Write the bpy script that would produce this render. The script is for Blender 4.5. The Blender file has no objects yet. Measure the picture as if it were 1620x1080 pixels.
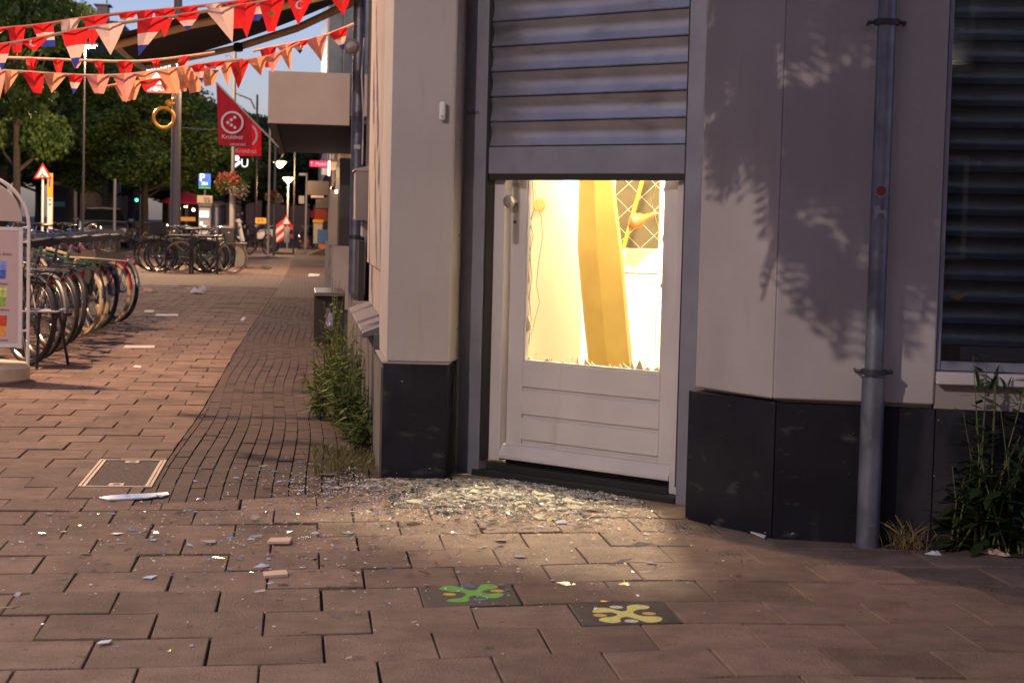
import bpy, math, random
import numpy as np
from mathutils import Vector, Matrix

rnd = random.Random(11)
PI = math.pi
S = bpy.context.scene
COL = S.collection

# ---------------------------------------------------------------- camera
TH = math.radians(6.7); PT = math.atan((540 - 358) / 2850); RO = 0.025; CH = 1.15; FP = 2850.0
fw = Vector((math.sin(TH) * math.cos(PT), math.cos(TH) * math.cos(PT), -math.sin(PT)))
r0 = Vector((math.cos(TH), -math.sin(TH), 0)); u0 = r0.cross(fw)
UP = u0 * math.cos(RO) - r0 * math.sin(RO); RT = r0 * math.cos(RO) + u0 * math.sin(RO)
CP = Vector((0, 0, CH))
cd = bpy.data.cameras.new('camera'); cam = bpy.data.objects.new('camera', cd); COL.objects.link(cam)
m = Matrix((RT, UP, -fw)).transposed().to_4x4(); m.translation = CP
cam.matrix_world = m
cd.sensor_width = 36; cd.lens = 36 * FP / 1620; cd.clip_start = 0.05; cd.clip_end = 3000
cd.dof.use_dof = True; cd.dof.focus_distance = 8.0; cd.dof.aperture_fstop = 8
S.camera = cam

# ---------------------------------------------------------------- world, sun, exposure
W = bpy.data.worlds.new('World'); S.world = W; W.use_nodes = True
wn = W.node_tree; bg = wn.nodes['Background']
sky = wn.nodes.new('ShaderNodeTexSky'); sky.sky_type = 'NISHITA'; sky.sun_disc = False
SUN_EL, SUN_AZ = math.radians(12), math.radians(180)
sky.sun_elevation = SUN_EL; sky.sun_rotation = SUN_AZ
sky.air_density = 1.0; sky.dust_density = 1.5; sky.ozone_density = 3.0
tint = wn.nodes.new('ShaderNodeVectorMath'); tint.operation = 'MULTIPLY'; tint.inputs[1].default_value = (1.50, 1.16, 1.40)   # camera white balance
wn.links.new(sky.outputs[0], tint.inputs[0]); wn.links.new(tint.outputs[0], bg.inputs[0]); bg.inputs[1].default_value = 0.105
sd = bpy.data.lights.new('sun', 'SUN'); sd.energy = 0.03; sd.angle = math.radians(12); sd.color = (1, .8, .75)
so = bpy.data.objects.new('sun', sd); COL.objects.link(so)
so.rotation_euler = (math.radians(84), 0, math.radians(70))
S.view_settings.view_transform = 'Standard'; S.view_settings.look = 'None'
S.view_settings.exposure = 0.0; S.view_settings.gamma = 1.0
S.view_settings.use_curve_mapping = False
S.cycles.transparent_max_bounces = 40; S.cycles.max_bounces = 10

# ---------------------------------------------------------------- helpers
def ray(px, py): return fw + RT * ((px - 810) / FP) - UP * ((py - 540) / FP)
def G(px, py, z=0.0):
    d = ray(px, py); return CP + d * ((z - CH) / d.z)
def AY(px, py, y):
    d = ray(px, py); return CP + d * (y / d.y)
def PL(px, py, o, n):
    d = ray(px, py); return CP + d * ((Vector(o) - CP).dot(n) / d.dot(n))
def proj(p):
    q = Vector(p) - CP; w = q.dot(fw)
    return (810 + FP * q.dot(RT) / w, 540 - FP * q.dot(UP) / w, w)

def tag(o, label=None, cat=None, group=None, kind=None):
    if label: o['label'] = label
    if cat: o['category'] = cat
    if group: o['group'] = group
    if kind: o['kind'] = kind
    return o
def empty(name, loc=(0, 0, 0), label=None, cat=None, group=None, kind=None):
    o = bpy.data.objects.new(name, None); COL.objects.link(o); o.location = loc
    o.empty_display_size = .1
    return tag(o, label, cat, group, kind)
def root_off(p):
    v = Vector((0, 0, 0))
    while p is not None:
        v += Vector(p.location); p = p.parent
    return v
def copy_tree(o, parent=None):
    c = o.copy(); COL.objects.link(c)
    c.parent = parent
    for ch in list(o.children): copy_tree(ch, c)
    return c

class MB:
    def __init__(s): s.v = []; s.f = []; s.mi = []; s.cur = 0
    def add(s, vs, fs):
        b = len(s.v); s.v += [tuple(p) for p in vs]
        for f in fs: s.f.append([b + i for i in f]); s.mi.append(s.cur)
        return s
    def poly(s, pts): return s.add(pts, [list(range(len(pts)))])
    def hexa(s, a):      # 8 points: bottom 4 ccw, top 4
        return s.add(a, [[3, 2, 1, 0], [4, 5, 6, 7], [0, 1, 5, 4], [1, 2, 6, 5], [2, 3, 7, 6], [3, 0, 4, 7]])
    def box(s, x0, x1, y0, y1, z0, z1):
        return s.hexa([(x0, y0, z0), (x1, y0, z0), (x1, y1, z0), (x0, y1, z0), (x0, y0, z1), (x1, y0, z1), (x1, y1, z1), (x0, y1, z1)])
    def obox(s, c, hx, hy, hz, rot=(0, 0, 0)):
        M = Matrix.Translation(c) @ __import__('mathutils').Euler(rot).to_matrix().to_4x4()
        return s.hexa([M @ Vector((x * hx, y * hy, z * hz)) for z in (-1, 1) for x, y in ((-1, -1), (1, -1), (1, 1), (-1, 1))])
    def tube(s, p0, p1, ra, rb=None, n=8, cap=True):
        return s.path([p0, p1], [ra, ra if rb is None else rb], n, cap)
    def path(s, pts, r, n=6, cap=True, closed=False):
        pts = [Vector(p) for p in pts]; N = len(pts)
        if not hasattr(r, '__len__'): r = [r] * N
        b = len(s.v); ref = None
        for i, p in enumerate(pts):
            if closed: t = pts[(i + 1) % N] - pts[i - 1]
            else: t = pts[min(i + 1, N - 1)] - pts[max(i - 1, 0)]
            if t.length < 1e-9: t = Vector((0, 0, 1))
            t.normalize()
            if ref is None: ref = Vector((0, 0, 1)) if abs(t.z) < .9 else Vector((1, 0, 0))
            a = ref - t * ref.dot(t)
            if a.length < 1e-4: a = t.orthogonal()
            a.normalize(); ref = a; c = t.cross(a)
            for k in range(n):
                q = 2 * PI * k / n; s.v.append(tuple(p + (a * math.cos(q) + c * math.sin(q)) * r[i]))
        for i in range(N if closed else N - 1):
            j = (i + 1) % N
            for k in range(n):
                l = (k + 1) % n
                s.f.append([b + i * n + k, b + i * n + l, b + j * n + l, b + j * n + k]); s.mi.append(s.cur)
        if cap and not closed:
            s.f.append([b + k for k in range(n)][::-1]); s.mi.append(s.cur)
            s.f.append([b + (N - 1) * n + k for k in range(n)]); s.mi.append(s.cur)
        return s
    def torus(s, c, ax, R, r, n=28, k=6, sc=1.0):
        ax = Vector(ax).normalized(); a = ax.orthogonal().normalized(); b = ax.cross(a)
        base = len(s.v); c = Vector(c)
        for i in range(n):
            q = 2 * PI * i / n; d = a * math.cos(q) + b * math.sin(q)
            for j in range(k):
                w = 2 * PI * j / k; s.v.append(tuple(c + d * (R + r * math.cos(w)) + ax * r * sc * math.sin(w)))
        for i in range(n):
            for j in range(k):
                i2 = (i + 1) % n; j2 = (j + 1) % k
                s.f.append([base + i * k + j, base + i2 * k + j, base + i2 * k + j2, base + i * k + j2]); s.mi.append(s.cur)
        return s
    def lathe(s, prof, c=(0, 0, 0), n=16, ax=None):
        M = Matrix.Translation(c)
        if ax is not None: M = M @ Vector((0, 0, 1)).rotation_difference(Vector(ax)).to_matrix().to_4x4()
        b = len(s.v)
        for (r, z) in prof:
            for k in range(n):
                q = 2 * PI * k / n; s.v.append(tuple(M @ Vector((r * math.cos(q), r * math.sin(q), z))))
        for i in range(len(prof) - 1):
            for k in range(n):
                l = (k + 1) % n
                s.f.append([b + i * n + k, b + i * n + l, b + (i + 1) * n + l, b + (i + 1) * n + k]); s.mi.append(s.cur)
        s.f.append([b + k for k in range(n)][::-1]); s.mi.append(s.cur)
        s.f.append([b + (len(prof) - 1) * n + k for k in range(n)]); s.mi.append(s.cur)
        return s
    def prism(s, pts, d):      # polygon extruded by vector d
        d = Vector(d); n = len(pts); P = [Vector(p) for p in pts]
        fs = [list(range(n))[::-1], [n + i for i in range(n)]] + [[i, (i + 1) % n, n + (i + 1) % n, n + i] for i in range(n)]
        return s.add(P + [p + d for p in P], fs)
    def sweep(s, prof, p0, p1, o, up=Vector((0, 0, 1))):   # open profile [(out,z)] swept p0->p1, outward vector o
        p0 = Vector(p0); p1 = Vector(p1); o = Vector(o); n = len(prof); b = len(s.v)
        for p in (p0, p1):
            for (a, z) in prof: s.v.append(tuple(p + o * a + up * z))
        for i in range(n - 1): s.f.append([b + i, b + i + 1, b + n + i + 1, b + n + i]); s.mi.append(s.cur)
        return s
    def build(s, name, mat, parent=None, smooth=False, bevel=0, world=True, seg=1, angle=35, fixn=True):
        me = bpy.data.meshes.new(name)
        off = root_off(parent) if (parent is not None and world) else Vector((0, 0, 0))
        vs = s.v if off.length == 0 else [(a - off.x, b - off.y, c - off.z) for a, b, c in s.v]
        me.from_pydata(vs, [], s.f)
        mats = mat if isinstance(mat, (list, tuple)) else [mat]
        for k in mats: me.materials.append(k)
        if len(mats) > 1: me.polygons.foreach_set('material_index', s.mi)
        if fixn:
            import bmesh
            bm = bmesh.new(); bm.from_mesh(me)
            bmesh.ops.recalc_face_normals(bm, faces=bm.faces)
            if bevel:
                es = [e for e in bm.edges if len(e.link_faces) == 2 and e.calc_face_angle(0) > .5]
                bmesh.ops.bevel(bm, geom=es, offset=bevel, segments=seg, affect='EDGES', profile=.5)
            bm.to_mesh(me); bm.free()
        if smooth:
            me.shade_smooth()
            if angle: me.set_sharp_from_angle(angle=math.radians(angle))
        o = bpy.data.objects.new(name, me); COL.objects.link(o)
        if parent is not None: o.parent = parent
        return o

def cards(name, P, A, B, mat, parent=None, world=True):
    """many quads at once: centres P, half axes A, B (n,3 arrays), diamond shaped"""
    P = np.asarray(P); n = len(P)
    if parent is not None and world: P = P - np.array(root_off(parent))
    V = np.stack([P - A, P - B, P + A, P + B], 1).reshape(-1, 3).astype(np.float32)
    me = bpy.data.meshes.new(name); me.vertices.add(4 * n); me.vertices.foreach_set('co', V.ravel())
    me.loops.add(4 * n); me.loops.foreach_set('vertex_index', np.arange(4 * n, dtype=np.int32))
    me.polygons.add(n); me.polygons.foreach_set('loop_start', np.arange(0, 4 * n, 4, dtype=np.int32))
    try: me.polygons.foreach_set('loop_total', np.full(n, 4, dtype=np.int32))
    except Exception: pass
    me.update(calc_edges=True)
    me.materials.append(mat)
    o = bpy.data.objects.new(name, me); COL.objects.link(o)
    if parent is not None: o.parent = parent
    return o

def text(body, loc, size, mat, parent, xdir=(1, 0, 0), updir=(0, 0, 1), name='lettering', align='CENTER', ext=.0015):
    cu = bpy.data.curves.new(name, 'FONT'); cu.body = body; cu.size = size; cu.align_x = align; cu.align_y = 'CENTER'
    cu.extrude = ext; cu.materials.append(mat); cu.resolution_u = 2
    o = bpy.data.objects.new(name, cu); COL.objects.link(o)
    x = Vector(xdir).normalized(); u = Vector(updir); u = (u - x * u.dot(x)).normalized(); z = x.cross(u)
    M = Matrix((x, u, z)).transposed().to_4x4(); M.translation = Vector(loc) - root_off(parent)
    o.matrix_world = M
    bpy.context.view_layer.update()
    me = bpy.data.meshes.new_from_object(o.evaluated_get(bpy.context.evaluated_depsgraph_get()))
    q = bpy.data.objects.new(name, me); COL.objects.link(q); q.parent = parent; q.matrix_local = M
    if not me.materials: me.materials.append(mat)
    bpy.data.objects.remove(o); bpy.data.curves.remove(cu)
    return q

# ---------------------------------------------------------------- materials
MATS = {}
def mat(name, col, rough=.7, metal=0, col2=None, ns=6.0, bump=0.0, bs=60.0, isl=0.0, spec=.5, emis=None, es=0, detail=4, thr=(.35, .65), stain=None, coat=0, sub=0):
    M = bpy.data.materials.new(name); M.use_nodes = True; nt = M.node_tree; N = nt.nodes; L = nt.links
    b = N['Principled BSDF']
    b.inputs['Roughness'].default_value = rough; b.inputs['Metallic'].default_value = metal
    b.inputs['Specular IOR Level'].default_value = spec
    if coat: b.inputs['Coat Weight'].default_value = coat
    geo = N.new('ShaderNodeNewGeometry')
    src = None
    c4 = (*col, 1)
    if col2 is not None:
        tx = N.new('ShaderNodeTexNoise'); tx.inputs['Scale'].default_value = ns; tx.inputs['Detail'].default_value = detail
        L.new(geo.outputs['Position'], tx.inputs['Vector'])
        r = N.new('ShaderNodeMapRange'); r.inputs[1].default_value = thr[0]; r.inputs[2].default_value = thr[1]
        L.new(tx.outputs[0], r.inputs[0])
        mx = N.new('ShaderNodeMix'); mx.data_type = 'RGBA'; mx.inputs[6].default_value = c4; mx.inputs[7].default_value = (*col2, 1)
        L.new(r.outputs[0], mx.inputs[0]); src = mx.outputs[2]
    if stain:
        for (sc, sns, t0, t1, stretch) in stain:
            mp = N.new('ShaderNodeMapping'); mp.inputs['Scale'].default_value = stretch
            L.new(geo.outputs['Position'], mp.inputs[0])
            tx = N.new('ShaderNodeTexNoise'); tx.inputs['Scale'].default_value = sns; tx.inputs['Detail'].default_value = 6
            L.new(mp.outputs[0], tx.inputs['Vector'])
            r = N.new('ShaderNodeMapRange'); r.inputs[1].default_value = t0; r.inputs[2].default_value = t1
            L.new(tx.outputs[0], r.inputs[0])
            mx = N.new('ShaderNodeMix'); mx.data_type = 'RGBA'; mx.inputs[6].default_value = c4; mx.inputs[7].default_value = (*sc, 1)
            if src is not None: L.new(src, mx.inputs[6])
            L.new(r.outputs[0], mx.inputs[0]); src = mx.outputs[2]
    if isl:
        oi = N.new('ShaderNodeObjectInfo')
        ad = N.new('ShaderNodeMath'); ad.operation = 'ADD'; L.new(geo.outputs['Random Per Island'], ad.inputs[0]); L.new(oi.outputs['Random'], ad.inputs[1])
        fr = N.new('ShaderNodeMath'); fr.operation = 'FRACT'; L.new(ad.outputs[0], fr.inputs[0])
        mr = N.new('ShaderNodeMapRange'); mr.inputs[3].default_value = 1 - isl; mr.inputs[4].default_value = 1 + isl
        L.new(fr.outputs[0], mr.inputs[0])
        mu = N.new('ShaderNodeVectorMath'); mu.operation = 'SCALE'
        if src is None: mu.inputs[0].default_value = col
        else: L.new(src, mu.inputs[0])
        L.new(mr.outputs[0], mu.inputs['Scale']); src = mu.outputs[0]
    if src is None: b.inputs['Base Color'].default_value = c4
    else: L.new(src, b.inputs['Base Color'])
    if bump:
        tx = N.new('ShaderNodeTexNoise'); tx.inputs['Scale'].default_value = bs; tx.inputs['Detail'].default_value = 5
        L.new(geo.outputs['Position'], tx.inputs['Vector'])
        bp = N.new('ShaderNodeBump'); bp.inputs['Strength'].default_value = bump; bp.inputs['Distance'].default_value = .01
        L.new(tx.outputs[0], bp.inputs['Height']); L.new(bp.outputs[0], b.inputs['Normal'])
    if emis:
        b.inputs['Emission Color'].default_value = (*emis, 1); b.inputs['Emission Strength'].default_value = es
    if sub:
        b.inputs['Subsurface Weight'].default_value = 0
    MATS[name] = M
    return M
def leafmat(name, c1, c2, isl=.35, tr=.35):
    M = mat(name, c1, .55, col2=c2, ns=.9, isl=isl); nt = M.node_tree; N = nt.nodes; L = nt.links
    b = N['Principled BSDF']; out = N['Material Output']
    t = N.new('ShaderNodeBsdfTranslucent'); s = N.new('ShaderNodeMixShader'); s.inputs[0].default_value = tr
    L.new(b.inputs['Base Color'].links[0].from_socket, t.inputs[0])
    L.new(b.outputs[0], s.inputs[1]); L.new(t.outputs[0], s.inputs[2]); L.new(s.outputs[0], out.inputs[0])
    return M
def glassmat(name, tint=(.95, .97, .96), boost=1.0, rough=.0):
    M = bpy.data.materials.new(name); M.use_nodes = True; nt = M.node_tree; N = nt.nodes; L = nt.links
    N.remove(N['Principled BSDF']); out = N['Material Output']
    t = N.new('ShaderNodeBsdfTransparent'); t.inputs[0].default_value = (*tint, 1)
    g = N.new('ShaderNodeBsdfGlossy'); g.inputs['Roughness'].default_value = rough
    f = N.new('ShaderNodeFresnel'); f.inputs[0].default_value = 1.5
    mu = N.new('ShaderNodeMath'); mu.operation = 'MULTIPLY'; mu.inputs[1].default_value = boost; mu.use_clamp = True
    s = N.new('ShaderNodeMixShader')
    L.new(f.outputs[0], mu.inputs[0]); L.new(mu.outputs[0], s.inputs[0]); L.new(t.outputs[0], s.inputs[1]); L.new(g.outputs[0], s.inputs[2]); L.new(s.outputs[0], out.inputs[0])
    return M
def clothmat(name, col, tr=.45):
    M = mat(name, col, .8, isl=.12); nt = M.node_tree; N = nt.nodes; L = nt.links
    b = N['Principled BSDF']; out = N['Material Output']
    t = N.new('ShaderNodeBsdfTranslucent'); t.inputs[0].default_value = (*col, 1)
    s = N.new('ShaderNodeMixShader'); s.inputs[0].default_value = tr
    L.new(b.outputs[0], s.inputs[1]); L.new(t.outputs[0], s.inputs[2]); L.new(s.outputs[0], out.inputs[0])
    return M

m_paver = mat('paver_concrete', (.240, .168, .132), .8, col2=(.175, .120, .095), ns=9, bump=.8, bs=150, isl=.20, spec=.3,
              stain=[((.11, .075, .06), 2.3, .52, .75, (1, 1, 1)), ((.25, .18, .15), 45, .62, .72, (1, 1, 1)), ((.09, .065, .055), 26, .66, .70, (1, 1, 1)), ((.30, .25, .22), 9, .72, .735, (1, 1, 1))])
m_darkpaver = mat('paver_dark', (.06, .05, .047), .75, col2=(.045, .038, .036), ns=20, bump=.4, bs=140)
m_brick = mat('clinker_brick', (.066, .036, .031), .8, col2=(.048, .028, .025), ns=14, bump=.4, bs=90, isl=.3, stain=[((.045, .035, .03), 2.5, .5, .7, (1, 1, 1))])
m_soil = mat('joint_sand', (.045, .034, .026), .95, col2=(.035, .04, .014), ns=3.0, bump=.8, bs=90)
m_farpave = mat('far_pavement', (.17, .115, .09), .8, col2=(.12, .08, .065), ns=1.2, bump=.2, bs=30)
m_road = mat('asphalt', (.055, .05, .05), .85, col2=(.04, .038, .038), ns=1.5, bump=.4, bs=60)
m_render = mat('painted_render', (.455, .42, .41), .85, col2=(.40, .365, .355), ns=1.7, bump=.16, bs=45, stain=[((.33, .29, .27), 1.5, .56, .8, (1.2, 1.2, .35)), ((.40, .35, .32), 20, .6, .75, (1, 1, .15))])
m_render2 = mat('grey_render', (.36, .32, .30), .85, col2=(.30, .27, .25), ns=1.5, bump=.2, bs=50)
m_plinth = mat('plinth_stone', (.014, .015, .022), .55, spec=.2, col2=(.009, .009, .014), ns=4, bump=.15, bs=160, stain=[((.07, .068, .082), 3.2, .50, .78, (1, 1, .5)), ((.10, .09, .085), 7, .62, .8, (1, 1, 2.5)), ((.28, .27, .25), 30, .715, .735, (1, 1, 1))])
m_oldplinth = mat('weathered_plinth', (.14, .125, .11), .85, col2=(.09, .085, .075), ns=6, bump=.3, bs=60)
m_alu = mat('shutter_aluminium', (.56, .58, .65), .32, metal=.88, col2=(.46, .48, .56), ns=5, bump=.06, bs=18, stain=[((.2, .19, .2), 3, .55, .8, (1, 1, 3))])
m_guide = mat('guide_rail_metal', (.27, .275, .33), .5, metal=.35, col2=(.22, .225, .28), ns=6, bump=.05, bs=80)
m_dark = mat('black_rubber', (.018, .018, .018), .6)
m_white = mat('white_paint', (.60, .56, .55), .42, col2=(.54, .50, .49), ns=3, bump=.08, bs=40, stain=[((.40, .35, .32), 5, .62, .8, (1, 1, .25))])
m_galv = mat('galvanised_pipe', (.22, .235, .29), .45, metal=.6, col2=(.14, .15, .19), ns=9, bump=.15, bs=50, stain=[((.26, .26, .28), 14, .58, .72, (1, 1, .5))])
m_steel = mat('brushed_steel', (.6, .58, .56), .25, metal=1)
m_chrome = mat('chrome', (.65, .65, .66), .15, metal=1)
m_glass = glassmat('window_glass', (.80, .84, .84), 1.6)
m_shard = glassmat('broken_glass', (.985, .995, .99), .5, .06)
m_inwall = mat('cream_wall', (.50, .455, .36), .8)
m_inwhite = mat('interior_white', (.72, .69, .61), .6)
m_yboard = mat('yellow_board', (.29, .20, .045), .5, col2=(.25, .165, .035), ns=5, bump=.03)
m_orange = mat('orange_plastic', (.5, .13, .03), .5)
m_stick = mat('yellow_stick', (.35, .2, .02), .5)
m_black = mat('black_paint', (.02, .02, .022), .4)
m_blackm = mat('black_matte', (.025, .024, .024), .75, col2=(.04, .036, .034), ns=10)
m_iron = mat('dark_iron', (.05, .05, .055), .5, metal=.4)
m_pole = mat('grey_pole', (.12, .12, .135), .55, metal=.2)
m_lightpole = mat('light_grey_pole', (.32, .31, .31), .5, metal=.2)
m_cream = mat('cream_painted_steel', (.60, .52, .40), .5, col2=(.5, .42, .31), ns=8, stain=[((.2, .12, .05), 12, .66, .72, (1, 1, 1))])
m_poster = mat('poster_paper', (.62, .48, .47), .5)
m_red = mat('red_cloth', (.55, .02, .03), .7); m_flagred = clothmat('red_flag_cloth', (.42, .012, .03), .3); m_flagred2 = clothmat('bright_red_flag_cloth', (.75, .02, .03), .5)
m_signwhite = mat('sign_white', (.75, .74, .72), .5)
m_signblack = mat('sign_black', (.012, .010, .012), .4)
m_signblue = mat('sign_blue', (.02, .12, .62), .4, emis=(.03, .2, .9), es=.25)
m_signgreen = mat('sign_green', (.04, .4, .12), .4)
m_signred = mat('sign_red', (.55, .02, .03), .4)
m_signyellow = mat('sign_yellow', (.8, .42, .02), .4)
m_magenta = mat('lit_magenta_sign', (.6, .01, .1), .4, emis=(.8, .02, .13), es=.35)
m_litwhite = mat('lit_white_sign', (.9, .9, .95), .4, emis=(.9, .93, 1), es=1.3)
m_litred = mat('lit_red_sign', (.8, .2, .15), .4, emis=(.9, .22, .15), es=.5)
m_bulb = mat('lamp_glow', (1, .8, .5), .4, emis=(1, .74, .38), es=14)
m_bulbw = mat('lamp_glow_soft', (1, .9, .7), .4, emis=(1, .85, .6), es=4)
m_green = mat('green_light', (.1, .9, .6), .4, emis=(.1, 1, .7), es=3)
m_gold = mat('gold_ring', (.62, .30, .05), .45, metal=.3)
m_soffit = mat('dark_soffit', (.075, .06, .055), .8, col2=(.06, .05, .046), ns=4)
m_awning = mat('dark_awning_cloth', (.028, .02, .018), .9, col2=(.02, .015, .014), ns=5)
m_beige = mat('beige_arm_paint', (.62, .45, .25), .5)
m_concrete = mat('concrete', (.27, .26, .25), .85, col2=(.2, .19, .18), ns=5, bump=.2, bs=40)
m_bark = mat('bark', (.05, .038, .03), .9, col2=(.03, .024, .02), ns=12, bump=.8, bs=25)
m_leaf = leafmat('street_tree_leaves', (.042, .098, .02), (.10, .165, .03))
m_leafd = leafmat('dark_tree_leaves', (.022, .052, .018), (.05, .09, .025))
m_weed = leafmat('weed_leaves', (.07, .14, .025), (.15, .20, .045), .3)
m_dry = mat('dry_grass', (.24, .17, .085), .9, isl=.35)
m_grass = leafmat('short_grass', (.06, .085, .02), (.16, .15, .05), .3)
m_tyre = mat('tyre_rubber', (.02, .02, .02), .7)
m_tan = mat('tan_tyre', (.42, .33, .19), .7)
m_rim = mat('rim_metal', (.35, .33, .3), .3, metal=.9)
m_fblack = mat('frame_black', (.02, .02, .022), .3, coat=.5)
m_saddle = mat('saddle', (.025, .022, .02), .5)
m_paper = mat('litter_paper', (.62, .62, .66), .7)
m_paperpk = mat('pink_tile_chip', (.62, .44, .36), .6)
m_emgreen = mat('emblem_green', (.09, .42, .035), .5, col2=(.06, .12, .04), ns=70, thr=(.6, .72)); m_emyel = mat('emblem_yellow', (.60, .60, .17), .5, col2=(.16, .15, .07), ns=70, thr=(.6, .72))
m_emblue = mat('emblem_blue', (.05, .13, .30), .5); m_emor = mat('emblem_orange', (.60, .33, .07), .5); m_emwhite = mat('emblem_white', (.55, .55, .52), .5)
m_redrefl = mat('red_reflector', (.16, .01, .01), .2)
m_housebrick = mat('house_brick', (.12, .07, .05), .85, col2=(.09, .055, .04), ns=3)
m_houselilac = mat('house_lilac', (.42, .40, .46), .8)
m_housebeige = mat('house_beige', (.38, .31, .24), .8, col2=(.3, .25, .2), ns=2)
m_roof = mat('roof_slate', (.03, .032, .042), .7, col2=(.022, .024, .032), ns=6)
m_winglass = mat('dark_window_glass', (.02, .025, .03), .08, spec=.8)
m_blueglass = mat('blue_facade_glass', (.10, .14, .17), .12, spec=.9, col2=(.2, .25, .28), ns=2)

def lamp(name, loc, energy, col=(1, .62, .33), r=.1, parent=None, kind='POINT', size=.5, rot=None):
    l = bpy.data.lights.new(name, kind); l.energy = energy; l.color = col
    if kind == 'AREA': l.size = size
    else: l.shadow_soft_size = r
    o = bpy.data.objects.new(name, l); COL.objects.link(o)
    o.location = Vector(loc) - (root_off(parent) if parent else Vector((0, 0, 0)))
    if rot: o.rotation_euler = rot
    if parent: o.parent = parent
    return o
ROOM_W = 760.0; LAMP_W = 1420.0
K = 3.6
m_cream2 = mat('arched_cream_panel', (.55, .46, .40), .5)
m_leafweed = leafmat('dark_weed_leaves', (.02, .045, .014), (.035, .065, .02), .3, .2)
LAMP2_W = 2700.0
# ================================================================ SETTING: ground
g = MB().poly([(-400, -60, -.014), (400, -60, -.014), (400, 900, -.014), (-400, 900, -.014)]).build('ground', m_soil); tag(g, kind='structure')
pav = empty('pavement', kind='structure'); strip = empty('brick_strip', kind='structure')

BP = [(7.2, -.66), (7.3, -.66), (8.637, -.622), (10.9, -.58), (15.5, -.567), (22, -.5), (36.4, -.36), (60, -.25), (160, -.1)]
def bx(y):
    if y <= BP[0][0]: return BP[0][1]
    for (a, b), (c, d) in zip(BP, BP[1:]):
        if y <= c: return b + (d - b) * (y - a) / (c - a)
    return BP[-1][1]
def ylo(x):       # lower edge of the brick strip
    return 7.254 + (x + .679) * (.379 / .835) * .9 if x < .156 else 7.62 + (x - .156) * 2.2
WK = [(-40, -.8), (-6, -.28), (-1, -.075), (0, 0), (.5, .07), (1.15, .165), (1.5, .15), (2.5, .085), (6, 0)]
def wf(x):
    for (a, b), (c, d) in zip(WK, WK[1:]):
        if x <= c:
            return b + (d - b) * (x - a) / (c - a)
    return 0
def clip(poly, fn):     # keep fn>=0
    out = []
    for i in range(len(poly)):
        a, b = poly[i], poly[(i + 1) % len(poly)]; fa, fb = fn(*a), fn(*b)
        if fa >= 0: out.append(a)
        if (fa >= 0) != (fb >= 0):
            t = fa / (fa - fb); out.append((a[0] + (b[0] - a[0]) * t, a[1] + (b[1] - a[1]) * t))
    return out
def inview(x, y, marg=160):
    p = proj((x, y, 0))
    return p[2] > .5 and -marg < p[0] < 1620 + marg and p[1] < 1080 + marg * 1.2
PX, PY = .307, .315
MH = (-.935, -.618, 7.755, 8.64)
def in_build(x, y):
    # inside corner building footprint (rough, a margin inside it)
    if x > .5 and y > 8.3: return True
    if x > 1.75 and y > 7.2: return True
    return x > .9 and y > 8.35 - (x - .9) * .8 + .12
tiles = []
for j in range(-9, 84):
    yb = 4.98 + j * PY
    off = .83 if j % 2 == 0 else .69
    for i in range(-64, 14):
        xa = off + i * PX; xc = xa + PX / 2; yc = yb + PY / 2 + wf(xc)
        if not inview(xc, yc, 750) or in_build(xc, yc) or xc < -10.5: continue
        if rnd.random() < .0: continue
        d = math.hypot(xc, yc)
        gp = .004; gl = .006
        q = [(xa + gl * .5, yb + gp / 2 + wf(xa)), (xa + PX - gl * .5, yb + gp / 2 + wf(xa + PX)), (xa + PX - gl * .5, yb + PY - gp / 2 + wf(xa + PX)), (xa + gl * .5, yb + PY - gp / 2 + wf(xa))]
        cut = False
        corner_in = [p for p in q if p[0] > bx(p[1]) - .004 and p[1] > ylo(p[0]) - .004 and p[0] < .9]
        if len(corner_in) == 4: continue
        if corner_in:
            cut = True
            qa = clip(q, lambda x, y: bx(y) - .003 - x); qb = clip(q, lambda x, y: x - bx(y) + .0025)
            qb = clip(qb, lambda x, y: ylo(x) - .003 - y) if len(qb) > 2 else []
            def ar0(p): return abs(sum(p[k][0] * p[(k + 1) % len(p)][1] - p[(k + 1) % len(p)][0] * p[k][1] for k in range(len(p)))) / 2 if len(p) > 2 else 0
            qs = [p for p in (qa, qb) if ar0(p) > .0012]
        else: qs = [q]
        cut0 = cut
        for q in qs:
          cut = cut0
          pieces = [q]
          if len(q) > 2 and MH[0] - .33 < xc < MH[1] + .33 and MH[2] - .33 < yc < MH[3] + .33:
              in_x = lambda x, y: min(x - MH[0], MH[1] - x)
              A1 = clip(q, lambda x, y: MH[0] - x); A2 = clip(q, lambda x, y: x - MH[1])
              Mq = clip(clip(q, lambda x, y: x - MH[0] - .0005), lambda x, y: MH[1] - .0005 - x)
              A3 = clip(Mq, lambda x, y: MH[2] - y) if len(Mq) > 2 else []; A4 = clip(Mq, lambda x, y: y - MH[3]) if len(Mq) > 2 else []
              def ar(p): return abs(sum(p[k][0] * p[(k + 1) % len(p)][1] - p[(k + 1) % len(p)][0] * p[k][1] for k in range(len(p)))) / 2 if len(p) > 2 else 0
              new = [p for p in (A1, A2, A3, A4) if ar(p) > .0012]
              if not (len(new) == 1 and abs(ar(new[0]) - ar(q)) < 1e-5): cut = True
              pieces = new
          for q in pieces:
              if len(q) < 3: continue
              cx_ = sum(p[0] for p in q) / len(q) if cut else xc; cy_ = sum(p[1] for p in q) / len(q) if cut else yc
              tiles.append((d, cx_, cy_, q, cut, i, j))

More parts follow.
